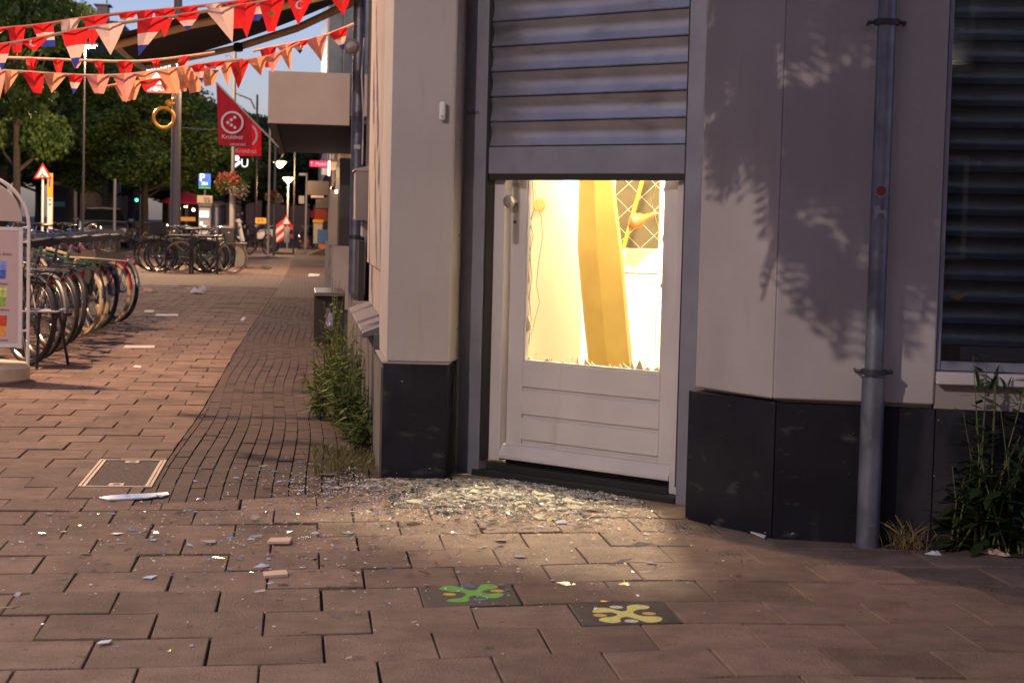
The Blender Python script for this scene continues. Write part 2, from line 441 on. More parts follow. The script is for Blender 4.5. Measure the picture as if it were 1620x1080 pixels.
tiles.sort(key=lambda t: t[0] + (0 if inview(t[1], t[2], 60) else 1000))
EMB = {(0, 1): 'green', (0, 0): 'yellow'}     # which grid cells carry the printed emblem
emb_tiles = {}
def tile_mb(q, th=.04, ch=.0028):
    cx = sum(p[0] for p in q) / len(q); cy = sum(p[1] for p in q) / len(q)
    def ins(p, k):
        dx, dy = cx - p[0], cy - p[1]; L = math.hypot(dx, dy) + 1e-9; return (p[0] + dx / L * k, p[1] + dy / L * k)
    n = len(q); B = [(p[0], p[1], -th) for p in q]; Mi = [(p[0], p[1], -ch) for p in q]; T = [(*ins(p, ch * 1.3), 0) for p in q]
    mb = MB(); f = []
    for k in range(n):
        l = (k + 1) % n
        f.append([k, l, n + l, n + k]); f.append([n + k, n + l, 2 * n + l, 2 * n + k])
    f.append([2 * n + k for k in range(n)])
    return mb.add(B + Mi + T, f)
shared = {}
far = MB()
cnt = 0
for (d, xc, yc, q, cut, i, j) in tiles:
    dz = rnd.gauss(0, .0022); tx, ty = rnd.gauss(0, .006), rnd.gauss(0, .006); rz = rnd.gauss(0, .006)
    if xc < -8.0: pass
    if cnt < 296 :
        cnt += 1
        key = None
        e = None
        if (i, j) == (-1, 1): e = 'green'
        if (i, j) == (0, 0): e = 'yellow'
        if cut:
            o = tile_mb([(p[0] - xc, p[1] - yc) for p in q]).build('paver', m_paver, world=False)
        else:
            sl = round((wf(xc + .1) - wf(xc - .1)) / .2, 2)
            if sl not in shared or e:
                o = tile_mb([(p[0] - xc, p[1] - yc) for p in q]).build('paver', m_darkpaver if e else m_paver, world=False)
                if not e: shared[sl] = o.data
            else:
                o = bpy.data.objects.new('paver', shared[sl]); COL.objects.link(o)
        o.parent = pav
        if e:
            dz = 0; tx = ty = rz = 0; o['label'] = 'dark paver printed with a %s four-lobed emblem and dots' % e
            emb_tiles[e] = o
        o.location = (xc + rnd.gauss(0, .0012), yc + rnd.gauss(0, .0012), dz); o.rotation_euler = (tx, ty, rz)
    else:
        t = tile_mb([(p[0] - xc, p[1] - yc) for p in q], ch=.003)
        c_, s_ = math.cos(rz), math.sin(rz)
        far.add([(xc + v[0] * c_ - v[1] * s_, yc + v[0] * s_ + v[1] * c_, v[2] + dz + v[0] * tx * .6 + v[1] * ty * .6) for v in t.v], t.f)
o = far.build('paver', m_paver, pav, fixn=False); o['kind'] = 'stuff'

# printed emblems (four bent lobes, dots in the notches)
def emblem(tile, c_main, outline, dots):
    cpt = lambda x, y: G(680 + x / 3.857, 900 + y / 3.857)
    P = [cpt(*p) for p in outline]; n = len(P); ring = []
    for i in range(n):
        a0, a1, a2, a3 = P[i - 1], P[i], P[(i + 1) % n], P[(i + 2) % n]
        for k in range(4):
            t = k / 4; ring.append(.5 * ((2 * a1) + (-a0 + a2) * t + (2 * a0 - 5 * a1 + 4 * a2 - a3) * t * t + (-a0 + 3 * a1 - 3 * a2 + a3) * t ** 3))
    L = tile.location
    MB().poly([(p.x - L.x, p.y - L.y, .0006) for p in ring]).build('emblem', c_main, tile, world=False, fixn=False)
    for (mm, x, y) in dots:
        c = cpt(x, y)
        MB().poly([(c.x - L.x + .021 * math.cos(2 * PI * k / 16), c.y - L.y + .021 * math.sin(2 * PI * k / 16), .0006) for k in range(16)]).build('emblem_dot', mm, tile, world=False, fixn=False)
emblem(emb_tiles['green'], m_emgreen, [(60, 120), (85, 103), (160, 104), (235, 128), (285, 126), (310, 97), (365, 91), (415, 101), (405, 116), (350, 124), (318, 138), (350, 150), (430, 147), (450, 157), (420, 173), (365, 178), (310, 166), (270, 160), (240, 172), (238, 192), (190, 202), (110, 197), (120, 183), (185, 176), (218, 158), (195, 140), (120, 136)],
       [(m_emblue, 240, 104), (m_emor, 410, 132), (m_emblue, 302, 184), (m_emor, 120, 153)])
emblem(emb_tiles['yellow'], m_emyel, [(990, 257), (1030, 236), (1100, 240), (1165, 256), (1202, 250), (1205, 226), (1260, 215), (1335, 225), (1328, 241), (1270, 248), (1240, 264), (1290, 284), (1390, 289), (1418, 302), (1398, 320), (1330, 325), (1260, 304), (1200, 290), (1160, 301), (1165, 319), (1110, 328), (1035, 313), (1050, 297), (1120, 288), (1145, 275), (1100, 263), (1020, 266)],
       [(m_emwhite, 1138, 231), (m_emor, 1338, 270), (m_emwhite, 1230, 316), (m_emor, 1038, 281)])

# brick strip
BWD, BLN = .067, .205
cnt = 0; bl = []
for c in range(0, 18):
    for r in range(0, 100):
        x0 = -.70 + c * BWD; y0 = 7.1 + r * BLN + (c % 2) * BLN / 2 + (c * 37 % 5) * .012
        wob = lambda y: .018 * math.sin(y * 1.3 + c * .12) + .05 * max(0, (12 - y)) / 5 * ((c - 7) / 14)
        q = [(x0 + .0012 + wob(y0), y0 + .0015), (x0 + BWD - .0012 + wob(y0), y0 + .0015), (x0 + BWD - .0012 + wob(y0 + BLN), y0 + BLN - .002), (x0 + .0012 + wob(y0 + BLN), y0 + BLN - .002)]
        xc = x0 + BWD / 2 + wob(y0); yc = y0 + BLN / 2
        if xc > .42 or yc > 27.4: continue
        q = clip(q, lambda x, y: x - bx(y) - .002)
        if len(q) > 2: q = clip(q, lambda x, y: y - ylo(x) - .003)
        if len(q) < 3: continue
        area = abs(sum(q[k][0] * q[(k + 1) % len(q)][1] - q[(k + 1) % len(q)][0] * q[k][1] for k in range(len(q)))) / 2
        if area < .0006: continue
        bl.append((math.hypot(xc, yc), xc, yc, q))
bl.sort(key=lambda t: t[0])
bsh = None; far = MB()
for k, (d, xc, yc, q) in enumerate(bl):
    dz = rnd.gauss(0, .0011) - .002; tx, ty = rnd.gauss(0, .006), rnd.gauss(0, .011)
    if k < 296:
        full = len(q) == 4 and abs((q[1][0] - q[0][0]) - BWD + .0024) < .002 and abs(q[2][1] - q[1][1] - BLN + .0035) < .001
        if False: o = bpy.data.objects.new('brick', bsh); COL.objects.link(o)
        else:
            o = tile_mb([(p[0] - xc, p[1] - yc) for p in q], .04, .0013).build('brick', m_brick, world=False)
            if full: bsh = o.data
        o.parent = strip; o.location = (xc, yc, dz); o.rotation_euler = (tx, ty, rnd.gauss(0, .01))
    else:
        t = tile_mb([(p[0] - xc, p[1] - yc) for p in q], .03, .0013)
        far.add([(xc + v[0], yc + v[1], v[2] + dz + v[0] * ty + v[1] * tx * .5) for v in t.v], t.f)
o = far.build('brick', m_brick, strip, fixn=False); o['kind'] = 'stuff'

# the street beyond the pieces
def brickify(M, sx, sy, c1, c2, mort, rot=0):
    nt = M.node_tree; N = nt.nodes; L = nt.links; b = N['Principled BSDF']
    t = N.new('ShaderNodeTexBrick'); t.inputs['Scale'].default_value = 1
    t.inputs['Brick Width'].default_value = sx; t.inputs['Row Height'].default_value = sy; t.inputs['Mortar Size'].default_value = .008
    t.inputs['Color1'].default_value = (*c1, 1); t.inputs['Color2'].default_value = (*c2, 1); t.inputs['Mortar'].default_value = (*mort, 1)
    mp = N.new('ShaderNodeMapping'); mp.inputs['Rotation'].default_value = (0, 0, rot)
    g_ = N.new('ShaderNodeNewGeometry'); L.new(g_.outputs['Position'], mp.inputs[0]); L.new(mp.outputs[0], t.inputs['Vector']); L.new(t.outputs[0], b.inputs['Base Color'])
m_fp = mat('far_tiles', (.17, .115, .09), .8, bump=.2, bs=40); brickify(m_fp, .307, .315, (.19, .125, .098), (.145, .095, .075), (.05, .04, .03))
m_fb = mat('far_bricks', (.1, .05, .04), .8, bump=.2, bs=40); brickify(m_fb, .205, .067, (.105, .05, .038), (.08, .042, .034), (.03, .025, .02), PI / 2)
YF = 4.98 + 72 * PY
mb = MB(); ys = [27.5, 36.4, 60, 160]
for a, b in zip(ys, ys[1:]): mb.poly([(-5.4, a, -.006), (bx(a), a, -.006), (bx(b), b, -.006), (-5.4, b, -.006)])
tag(mb.build('far_pavement', m_fp), kind='structure')
mb = MB()
for a, b in zip(ys, ys[1:]): mb.poly([(bx(a), a, -.007), (2.5, a, -.007), (2.5, b, -.007), (bx(b), b, -.007)])
tag(mb.build('far_brick_strip', m_fb), kind='structure')
tag(MB().poly([(-12, 27, -.0095), (-5.5, 27, -.0095), (-5.5, 170, -.0095), (-12, 170, -.0095)]).build('road', m_road), kind='structure')
tag(MB().box(-5.5, -5.38, 26, 160, -.03, .05).build('kerb', m_concrete, bevel=.01), kind='structure')
tag(MB().poly([(-30, 20, -.008), (-12.1, 20, -.008), (-12.1, 170, -.008), (-30, 170, -.008)]).build('opposite_pavement', m_fp), kind='structure')

tag(MB().poly([(-60, -40, -.0105), (60, -40, -.0105), (60, 2.0, -.0105), (-60, 2.0, -.0105)]).poly([(-60, 2.0, -.0105), (-10.6, 2.0, -.0105), (-10.6, 27, -.0105), (-60, 27, -.0105)]).build('square_paving', m_fp), kind='structure')

# manhole in the pavement: metal frame, gravelly infill, two lifting holes
mhc = Vector(((MH[0] + MH[1]) / 2, (MH[2] + MH[3]) / 2, 0))
mh = empty('manhole_cover', mhc, 'rectangular manhole cover with light metal frame and pebbled infill beside the brick strip', 'manhole cover')
m_mhm = mat('manhole_metal', (.30, .25, .24), .5, metal=.5, col2=(.3, .24, .22), ns=14)
m_peb = mat('pebble_infill', (.12, .09, .07), .85, col2=(.05, .045, .035), ns=60, bump=.9, bs=90, thr=(.45, .55))
x0, x1, y0, y1 = MH[0] + .004, MH[1] - .004, MH[2] + .004, MH[3] - .004
fr = MB(); fr.box(x0, x0 + .012, y0, y1, -.03, .004).box(x1 - .012, x1, y0, y1, -.03, .004)
fr.box(x0 + .0122, x1 - .0122, y0, y0 + .018, -.03, .0035).box(x0 + .0122, x1 - .0122, y1 - .018, y1, -.03, .0035)
fr.box(x0 + .016, x0 + .030, y0 + .019, y1 - .019, -.03, .003).box(x1 - .030, x1 - .016, y0 + .019, y1 - .019, -.03, .003)
fr.build('frame', m_mhm, mh)
MB().box(x0 + .031, x1 - .031, y0 + .020, y1 - .020, -.03, -.001).build('infill', m_peb, mh)
for yy in (y0 + .075, y1 - .07):
    k = MB().box(mhc.x - .035, mhc.x + .035, yy - .04, yy + .04, -.002, .0022).build('lifting_plate', m_mhm, mh, bevel=.004)
    MB().lathe([(.017, 0.0022), (.017, .003)], (mhc.x, yy, 0), 14).build('hole', m_dark, k)

# ================================================================ CORNER BUILDING
class Fr:
    def __init__(s, o, u, n): s.o = Vector((*o, 0)); s.u = Vector((*u, 0)).normalized(); s.n = Vector((*n, 0)).normalized()
    def p(s, a, t, z): v = s.o + s.u * a + s.n * t; return Vector((v.x, v.y, z))
    def box(s, mb, a0, a1, t0, t1, z0, z1):
        return mb.hexa([s.p(a0, t0, z0), s.p(a1, t0, z0), s.p(a1, t1, z0), s.p(a0, t1, z0), s.p(a0, t0, z1), s.p(a1, t0, z1), s.p(a1, t1, z1), s.p(a0, t1, z1)])
    def hit(s, px, py, t):
        P = PL(px, py, s.o + s.n * t, s.n); return (P - s.o).dot(s.u), P.z
FD = Fr((.825, 8.212), (.676, -.737), (.737, .676))
FA = Fr((1.547, 7.027), (.444, -.896), (.896, .444))
FB = Fr((1.774, 6.569), (.966, -.259), (.259, .966))
HT = 7.0
B = empty('corner_building', (1.2, 8.2, 0), 'cream rendered corner shop with black plinth, half raised metal shutter and smashed lit glass door', 'building')
def wp(name, foot, z0, z1, m=m_render, bev=.006):
    return MB().prism([(x, y, z0) for x, y in foot], (0, 0, z1 - z0)).build(name, m, B, bevel=bev)
# left pillar and side
wp('wall', [(.388, 8.136), (.669, 8.114), (.672, 8.118), (.728, 8.318), (.915, 8.484), (.6, 9.0), (.388, 9.0)], .526, HT)
wp('plinth', [(.373, 8.123), (.664, 8.100), (.712, 8.322), (.90, 8.49), (.6, 8.95), (.373, 8.95)], -.03, .518, m_plinth, .004)
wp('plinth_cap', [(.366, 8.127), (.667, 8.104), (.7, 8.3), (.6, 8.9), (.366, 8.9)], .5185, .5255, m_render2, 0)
wp('side_plinth', [(.362, 8.9505), (.362, 13.9), (.6, 13.9), (.6, 8.9505)], -.03, .60, m_oldplinth, .003)
MB().box(.362, .3725, 8.135, 8.95, -.03, .5).build('side_plinth', m_oldplinth, B)
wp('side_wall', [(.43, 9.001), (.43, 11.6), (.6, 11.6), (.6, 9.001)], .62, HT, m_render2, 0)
wp('side_wall', [(.472, 11.601), (.472, 13.95), (.62, 13.95), (.62, 11.601)], .601, HT, m_render)
MB().box(.398, .425, 9.002, 9.035, .65, HT - .5).build('window_frame', m_white, B, bevel=.003)
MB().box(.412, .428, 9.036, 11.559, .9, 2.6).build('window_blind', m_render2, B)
m_sill = mat('sill_stone', (.12, .115, .13), .6, bump=.1, bs=80)
MB().hexa([(.305, 9.0, .575), (.428, 9.0, .60), (.428, 11.6, .60), (.305, 11.6, .575), (.305, 9.0, .602), (.428, 9.0, .648), (.428, 11.6, .648), (.305, 11.6, .602)]).build('window_sill', m_sill, B, bevel=.004)
# facet between door and right facade
def fpt(f, a, t): q = f.p(a, t, 0); return (q.x, q.y)
joint = fpt(FB, 0, .02)
wp('wall', [fpt(FA, 0, .02), fpt(FB, -.012, .019), fpt(FB, 0, .3), fpt(FA, 0, .3)], .527, HT)
wp('plinth', [fpt(FA, -.012, 0), fpt(FB, 0, 0), fpt(FB, .0, .3), fpt(FA, -.012, .3)], -.03, .515, m_plinth, .003)
# right facade
mb = MB(); FB.box(mb, -.0108, .58, .0178, .3, .527, HT); mb.build('wall', m_render, B, bevel=.006)
mb = MB(); FB.box(mb, .003, .585, 0, .3, -.03, .512); mb.build('plinth', m_plinth, B, bevel=.003)
mb = MB(); FB.box(mb, .588, 2.4, 0.0, .3, -.03, .512); mb.build('plinth', m_plinth, B, bevel=.003)
mb = MB(); FB.box(mb, 2.404, 6, 0.0, .3, -.03, .512); mb.build('plinth', m_plinth, B, bevel=.003)
mb = MB(); FB.box(mb, .581, 2.4, .03, .3, .5135, .605); mb.build('wall', m_render2, B)
mb = MB(); FB.box(mb, 2.401, 6, .018, .3, .5135, HT); mb.build('wall', m_render, B, bevel=.006)
mb = MB(); FB.box(mb, .581, 2.4, .019, .3, 2.7, HT); mb.build('wall', m_render, B)
win = MB(); FB.box(win, .582, .600, .04, .14, .655, 2.7); FB.box(win, 2.38, 2.399, .04, .14, .655, 2.7); FB.box(win, .6005, 2.3795, .045, .14, .655, .690)
win = win.build('window_frame', m_guide, B, bevel=.003)
mb = MB(); FB.box(mb, .583, 2.398, -.02, .15, .607, .652); mb.build('window_sill', m_white, B, bevel=.004)
mb = MB(); FB.box(mb, .601, 2.379, .062, .067, .691, 2.69); mb.build('window_pane', m_glass, B)
SH = empty('window_shutter'); SH.parent = B
def slat_prof(h, amp=1.0):
    return [(-.004, h * 1.02), (.000, h * .985), (.010 * amp, h * .97), (.0135 * amp, h * .93), (.0115 * amp, h * .88), (.006 * amp, h * .75), (.002 * amp, h * .58), (.002 * amp, h * .42), (.006 * amp, h * .27), (.0125 * amp, h * .12), (.0145 * amp, h * .06), (.012 * amp, h * .025), (.0, h * .012), (-.006, h * .03)]
m_wsh = mat('window_shutter_metal', (.30, .38, .50), .34, metal=.85, col2=(.20, .27, .37), ns=4, bump=.05, bs=20)
z = .745; k = 0
while z < 2.69:
    a = FB.p(.602, .13, z); b_ = FB.p(2.378, .13, z)
    mb = MB(); mb.sweep(slat_prof(.081), a, b_, -FB.n); mb.build('slat', m_wsh, SH, smooth=True, fixn=False, angle=50); z += .081
mb = MB(); FB.box(mb, .602, 2.378, .122, .15, .692, .743); mb.build('bottom_bar', m_guide, SH)
mb = MB(); FB.box(mb, .604, .675, .105, .12, .693, .74); mb.build('lock_box', m_black, SH)
# yellow scrap behind the pane
a = FB.p(*[(FB.hit(x, y, .1)[0]) for x, y in ((1505, 470),)], .1, 1)  # anchor only
def onfb(px, py, t): s_, z_ = FB.hit(px, py, t); return FB.p(s_, t, z_)
m_scrap = mat('yellow_scrap', (.75, .6, .2), .6)
tag(MB().prism([onfb(1503, 469, .075), onfb(1532, 463, .075), onfb(1521, 472, .075), onfb(1515, 476, .075)], FB.n * .002).build('paper_scrap', m_scrap), 'small yellow paper scrap stuck behind the shuttered window pane', 'paper scrap')
mb = MB(); FB.box(mb, .57, 2.42, .31, .36, .0, 2.72); mb.build('inner_partition', m_inwall, B)  # blind wall added behind the window so that room light stays inside
wp('light_block_core', [fpt(FA, .02, .06), fpt(FB, .03, .08), fpt(FB, .575, .06), fpt(FB, .575, .28), fpt(FB, .0, .29), fpt(FA, .02, .29)], 0, HT - .01, m_inwall, 0)  # hidden infill added to stop room light leaking through the wall joints
wp('light_block_core', [fpt(FD, 1.151, .10), fpt(FD, 1.26, .10), fpt(FD, 1.3, .35), fpt(FD, 1.151, .35)], 0, HT - .01, m_inwall, 0)  # likewise added, closes the light leak beside the right door post
# back walls and roof so that the house is closed
wp('rear_wall', [(.62, 13.951), (8.5, 13.951), (8.5, 13.7), (.62, 13.7)], 0, HT, m_render2)
q = fpt(FB, 6, .0); wp('rear_wall', [(q[0], q[1] + .02), (q[0] + .25, q[1] + .02), (8.5, 13.699), (8.2, 13.699)], 0, HT, m_render2)
wp('roof', [(.3, 14.0), (.3, 8.05), (.66, 8.02), (1.56, 6.95), (1.76, 6.5), (7.75, 4.9), (8.6, 14.0)], HT + .002, HT + .3, m_render2)
# wall over the door
mb = MB(); FD.box(mb, -.14, 1.22, .02, .25, 2.62, HT); mb.build('wall', m_render, B)
mb = MB(); FD.box(mb, -.139, 1.2, -.02, .24, 2.36, 2.615); mb.build('shutter_box', m_guide, B, bevel=.01)
# guides
def rail(name, a0, a1, z0=0.0):
    mb = MB(); FD.box(mb, a0, a1, 0, .055, z0, 2.358); o = mb.build(name, m_guide, B, bevel=.002); return o
gl = rail('guide_rail', -.138, -.004); gr_ = rail('guide_rail', 1.112, 1.196)
mb = MB(); FD.box(mb, -.1495, -.1385, -.006, .05, 0, 2.36); mb.build('rail_edge_trim', m_lightpole, B)
mb = MB(); FD.box(mb, -.003, .006, .006, .058, .072, 2.358); FD.box(mb, 1.102, 1.1115, .006, .058, .072, 2.358); mb.build('rubber_seal', m_dark, B)
for (px, py) in ((733, 70), (729, 222), (726, 372), (723, 520), (720, 660)):
    # fixing holes on the narrow reveal
    o_ = Vector((.672, 8.118, 0)); d_ = Vector((.056, .2, 0)).normalized(); nn_ = Vector((d_.y, -d_.x, 0))
    P = PL(px, py, o_, nn_); mb = MB(); mb.lathe([(.0055, -.001), (.0055, .0012)], P, 10, ax=nn_); mb.build('screw_hole', m_dark, B)
# curtain
SHU = empty('roller_shutter'); SHU.parent = B
z = 1.508
while z < 2.36:
    mb = MB(); mb.sweep(slat_prof(.113, 1.05), FD.p(-.003, .03, z), FD.p(1.111, .03, z), -FD.n)
    mb.build('slat', m_alu, SHU, smooth=True, fixn=False, angle=50); z += .113
mb = MB(); FD.box(mb, -.002, 1.110, .042, .05, 1.38, 2.37); mb.build('light_block_backing', m_guide, SHU)  # sheet added behind the slats to block light leaking above the bottom bar
mb = MB(); FD.box(mb, -.003, 1.111, .012, .04, 1.386, 1.5075); mb.build('bottom_bar', m_guide, SHU, bevel=.003)
mb = MB(); FD.box(mb, .007, 1.101, .016, .036, 1.358, 1.3855); mb.build('rubber_strip', m_dark, SHU)
P = FD.p(FD.hit(748, 178, -.001)[0], -.001, FD.hit(748, 178, -.001)[1])
m_ink = mat('ink', (.03, .03, .035), .6)
text('bellen', P, .034, m_ink, B, FD.u, ext=.0004)
# doorbell
P = AY(701, 176, 8.105)
mb = MB(); mb.obox((P.x - .004, P.y - .012, P.z), .014, .012, .042, (0, 0, -.08)); db = mb.build('doorbell', m_signwhite, B, bevel=.010, seg=3, smooth=True)
MB().lathe([(.006, 0), (.006, .003)], (P.x - .006, P.y - .0265, P.z - .024), 12, ax=(-.08, -1, 0)).build('bell_button', m_render, db)
# door frame, threshold
mb = MB(); FD.box(mb, -.05, .068, .06, .16, .071, 2.36); mb.build('door_post', m_white, B, bevel=.003)
mb = MB(); FD.box(mb, 1.032, 1.15, .06, .16, .03, 2.36); mb.build('door_post', m_white, B, bevel=.003)
mb = MB(); FD.box(mb, -.045, 1.108, -.004, .05, -.02, .030); FD.box(mb, -.045, 1.031, .0505, .20, -.02, .058); FD.box(mb, .069, 1.031, .102, .19, .0585, .0745); mb.build('threshold', m_dark, B, bevel=.005)
# door leaf (third level: its own pieces)
D = empty('door'); D.parent = B
def dbx(name, boxes, m=m_white, bev=.0025, **k):
    mb = MB()
    for b_ in boxes: FD.box(mb, *b_)
    return mb.build(name, m, D, bevel=bev, **k)
dbx('stile', [(.074, .163, .10, .14, .075, 2.3)]); dbx('stile', [(.942, 1.029, .10, .14, .075, 2.3)])
dbx('lower_panel', [(.1635, .9415, .1125, .138, .076, .534)], bev=0)
zs = [(.145, .162), (.174, .279), (.291, .404), (.418, .520)]
for (a, b_) in [(.1, .160), (.1765, .2765), (.2935, .4015), (.4195, .535)]:
    dbx('panel_board', [(.1637, .9413, .10, .1122, a, b_)], bev=.002)
dbx('top_rail', [(.1637, .9413, .10, .14, 2.15, 2.3)])
dbx('glazing_bead', [(.1637, .1735, .104, .13, .5405, 2.149), (.932, .9413, .104, .13, .5405, 2.149), (.1738, .9318, .104, .13, .5355, .5435)], bev=.0015)
mb = MB()
pr = [(.099, .150), (.085, .146), (.066, .112), (.060, .098), (.060, .085), (.075, .080), (.099, .080)]
n = len(pr); A_ = [FD.p(.052, t, z_) for t, z_ in pr]; B_ = [FD.p(1.0295, t, z_) for t, z_ in pr]
mb.add(A_ + B_, [list(range(n)), [n + i for i in range(n)][::-1]] + [[i, (i + 1) % n, n + (i + 1) % n, n + i] for i in range(n)])
mb.build('weatherboard', m_white, D)
# handle plate with round knob and key hole
mb = MB(); pts = []
for k in range(9): a = PI * k / 8; pts.append(FD.p(.108 + .0165 * math.cos(a), .0995, 1.345 + .0165 * math.sin(a)))
for k in range(9): a = PI + PI * k / 8; pts.append(FD.p(.108 + .0165 * math.cos(a), .0995, 1.085 + .0165 * math.sin(a)))
m_hand = mat('handle_metal', (.5, .46, .44), .32, metal=.7)
mb.prism(pts, -FD.n * .009).build('handle_plate', m_hand, D, bevel=.002)
P = FD.p(.108, .09, 1.262)
MB().lathe([(.012, 0), (.012, .03), (.026, .034), (.030, .042), (.030, .052), (.026, .06), (.012, .064)], P, 24, ax=-FD.n).build('knob', m_hand, D, smooth=True)
MB().lathe([(.0075, 0), (.0075, .006), (.004, .006)], FD.p(.108, .09, 1.17), 14, ax=-FD.n).build('lock_cylinder', m_iron, D)
# remains of the smashed pane
def shard(pts, name='glass_shard', par=None, m=None):
    MB().prism([FD.p(s_, .117, z_) for s_, z_ in pts], FD.n * .004).build(name, m or m_shard, par or D)
m_edge = mat('fractured_glass_edge', (.7, .6, .38), .25, spec=.8)
s_ = .1745
while s_ < .925:
    w = rnd.uniform(.008, .045); h = rnd.uniform(.006, .034) * rnd.choice((.5, 1, 1.3))
    e = min(s_ + w, .931); pk = s_ + w * rnd.uniform(-.1, 1.1)
    shard([(s_, .544), (e, .544), (min(e, pk + w * .2), .544 + h * .6), (pk, .544 + h)], m=m_shard if rnd.random() < .5 else m_edge); s_ = e + .001
for side in (0, 1):
    z = .58
    while z < 1.36:
        h = rnd.uniform(.03, .10); w = rnd.uniform(.006, .03) if side == 0 else rnd.uniform(.005, .025)
        x0_ = .174 if side == 0 else .9315; sg = 1 if side == 0 else -1
        shard([(x0_, z), (x0_ + sg * w, z + h * rnd.uniform(.3, .7)), (x0_, z + h)], m=m_shard if rnd.random() < .6 else m_edge); z += h + rnd.uniform(0, .02)
# crack lines hanging from the shattered pane edge
def wire(pts, r, name, m, par):
    P = [FD.p(FD.hit(x, y, .12)[0], .122, FD.hit(x, y, .12)[1]) for x, y in pts]
    return MB().path(P, r, 4).build(name, m, par)
m_wire = mat('dark_wire', (.12, .07, .02), .5)
wire([(846, 290), (848, 322), (856, 345), (858, 375), (851, 420), (848, 450), (853, 478), (846, 505), (840, 530)], .0012, 'hanging_wire', m_wire, D)
wire([(842, 286), (845, 330), (838, 352), (843, 372), (838, 400), (841, 440), (837, 470), (840, 505), (836, 545)], .0015, 'hanging_wire', m_wire, D)
wire([(1038, 290), (1030, 318), (1037, 345), (1044, 372), (1048, 410)], .0013, 'glass_crack', m_edge, D)
wire([(1052, 465), (1037, 492), (1036, 530), (1040, 560), (1042, 585)], .0012, 'glass_crack', m_wire, D)
wire([(1028, 548), (1022, 575), (1018, 586)], .001, 'glass_crack', m_wire, D)

# ---- lit room behind the door
MB().box(.46, 4.2, 8.9, 12.2, -.02, .06).build('interior_floor', m_inwall, B)
def inner(name, x0, x1, y0, y1, z0, z1, m): return MB().box(x0, x1, y0, y1, z0, z1).build(name, m, B)
a = AY(922, 400, 9.55).x
inner('interior_wall', .60, a, 9.55, 9.62, .061, 2.6, m_inwall)
inner('interior_wall', .62, 4.2, 10.5, 10.6, .061, 2.6, m_inwhite)
inner('interior_wall', 4.2, 4.3, 6.9, 10.6, .061, 2.6, m_inwhite)
inner('interior_wall', .602, .62, 9.03, 10.5, .061, 2.6, m_inwall)
inner('interior_ceiling', .602, 4.2, 7.6, 10.6, 2.601, 2.66, m_inwhite)
ID = empty('inner_door'); ID.parent = B
def iy(px, py, y=10.4): return AY(px, py, y)
xl = iy(917, 400).x; wl = iy(972, 330).x; wr = iy(1043, 330).x; zb = iy(1010, 393).z; z2 = iy(1010, 404).z; z3 = iy(1010, 432).z
MB().box(xl, wl, 10.38, 10.42, .06, 2.3).build('stile', m_inwhite, ID)
MB().box(wr, wr + .12, 10.38, 10.42, .06, 2.3).build('stile', m_inwhite, ID)
MB().box(wl + .001, wr - .001, 10.379, 10.42, z3, zb).build('mid_rail', m_inwhite, ID, bevel=.004)
MB().box(wl + .001, wr - .001, 10.386, 10.42, .06, z3 - .006).build('lower_panel', m_inwhite, ID, bevel=.003)
m_dg = mat('dark_wired_glass', (.085, .065, .035), .22, col2=(.05, .04, .02), ns=6, spec=.6)
MB().box(wl + .001, wr - .001, 10.405, 10.415, zb + .001, 2.2).build('window_pane', m_dg, ID)
mb = MB()
sp = .15
for k in range(-14, 22):
    for sg in (1, -1):
        # clipped diagonals
        x0_, x1_ = wl + .002, wr - .002
        zz0 = zb + k * sp; P0 = (x0_, zz0); P1 = (x1_, zz0 + sg * (x1_ - x0_) * .95)
        pts = [P0, P1]
        lo, hi = zb + .005, 2.2
        (xa, za), (xb, zb_) = P0, P1
        t0, t1 = 0, 1; dz = zb_ - za
        for lim, s2 in ((lo, 1), (hi, -1)):
            fa, fb = (za - lim) * s2, (zb_ - lim) * s2
            if fa < 0 and fb < 0: t0, t1 = 1, 0
            elif fa < 0: t0 = max(t0, fa / (fa - fb))
            elif fb < 0: t1 = min(t1, fa / (fa - fb))
        if t1 - t0 > .02:
            mb.tube((xa + (xb - xa) * t0, 10.4, za + dz * t0), (xa + (xb - xa) * t1, 10.4, za + dz * t1), .0017, n=4)
mb.build('diamond_wire', m_inwall, ID)
# bent yellow board
L0 = [(918, 284), (916, 395), (925, 500), (934, 584)]; R0 = [(966, 284), (980, 395), (989, 500), (997, 588)]
yb = AY(950, 400, 9.25)
Lp = [AY(916, 60, 9.3)] + [AY(x, y, 9.3) for x, y in L0] + [AY(946, 700, 9.3)]
Rp = [AY(950, 60, 9.22)] + [AY(x, y, 9.22) for x, y in R0] + [AY(1010, 700, 9.22)]
Rb = [AY(x + 5, y, 9.28) for x, y in [(950, 60)] + R0 + [(1010, 700)]]
mb = MB(); n = len(Lp); Lb = [p + Vector((0, .05, 0)) for p in Lp]
Mp = [l.lerp(r, .42) + Vector((.0, -.035, 0)) for l, r in zip(Lp, Rp)]
for i in range(n - 1):
    mb.add([Lp[i], Mp[i], Rp[i], Rb[i], Lb[i], Lp[i + 1], Mp[i + 1], Rp[i + 1], Rb[i + 1], Lb[i + 1]],
           [[0, 1, 6, 5], [1, 2, 7, 6], [2, 3, 8, 7], [3, 4, 9, 8], [4, 0, 5, 9]])
yo = mb.build('yellow_board', m_yboard, smooth=True, angle=30); tag(yo, 'tall bent yellow board leaning inside behind the smashed door glass', 'board')
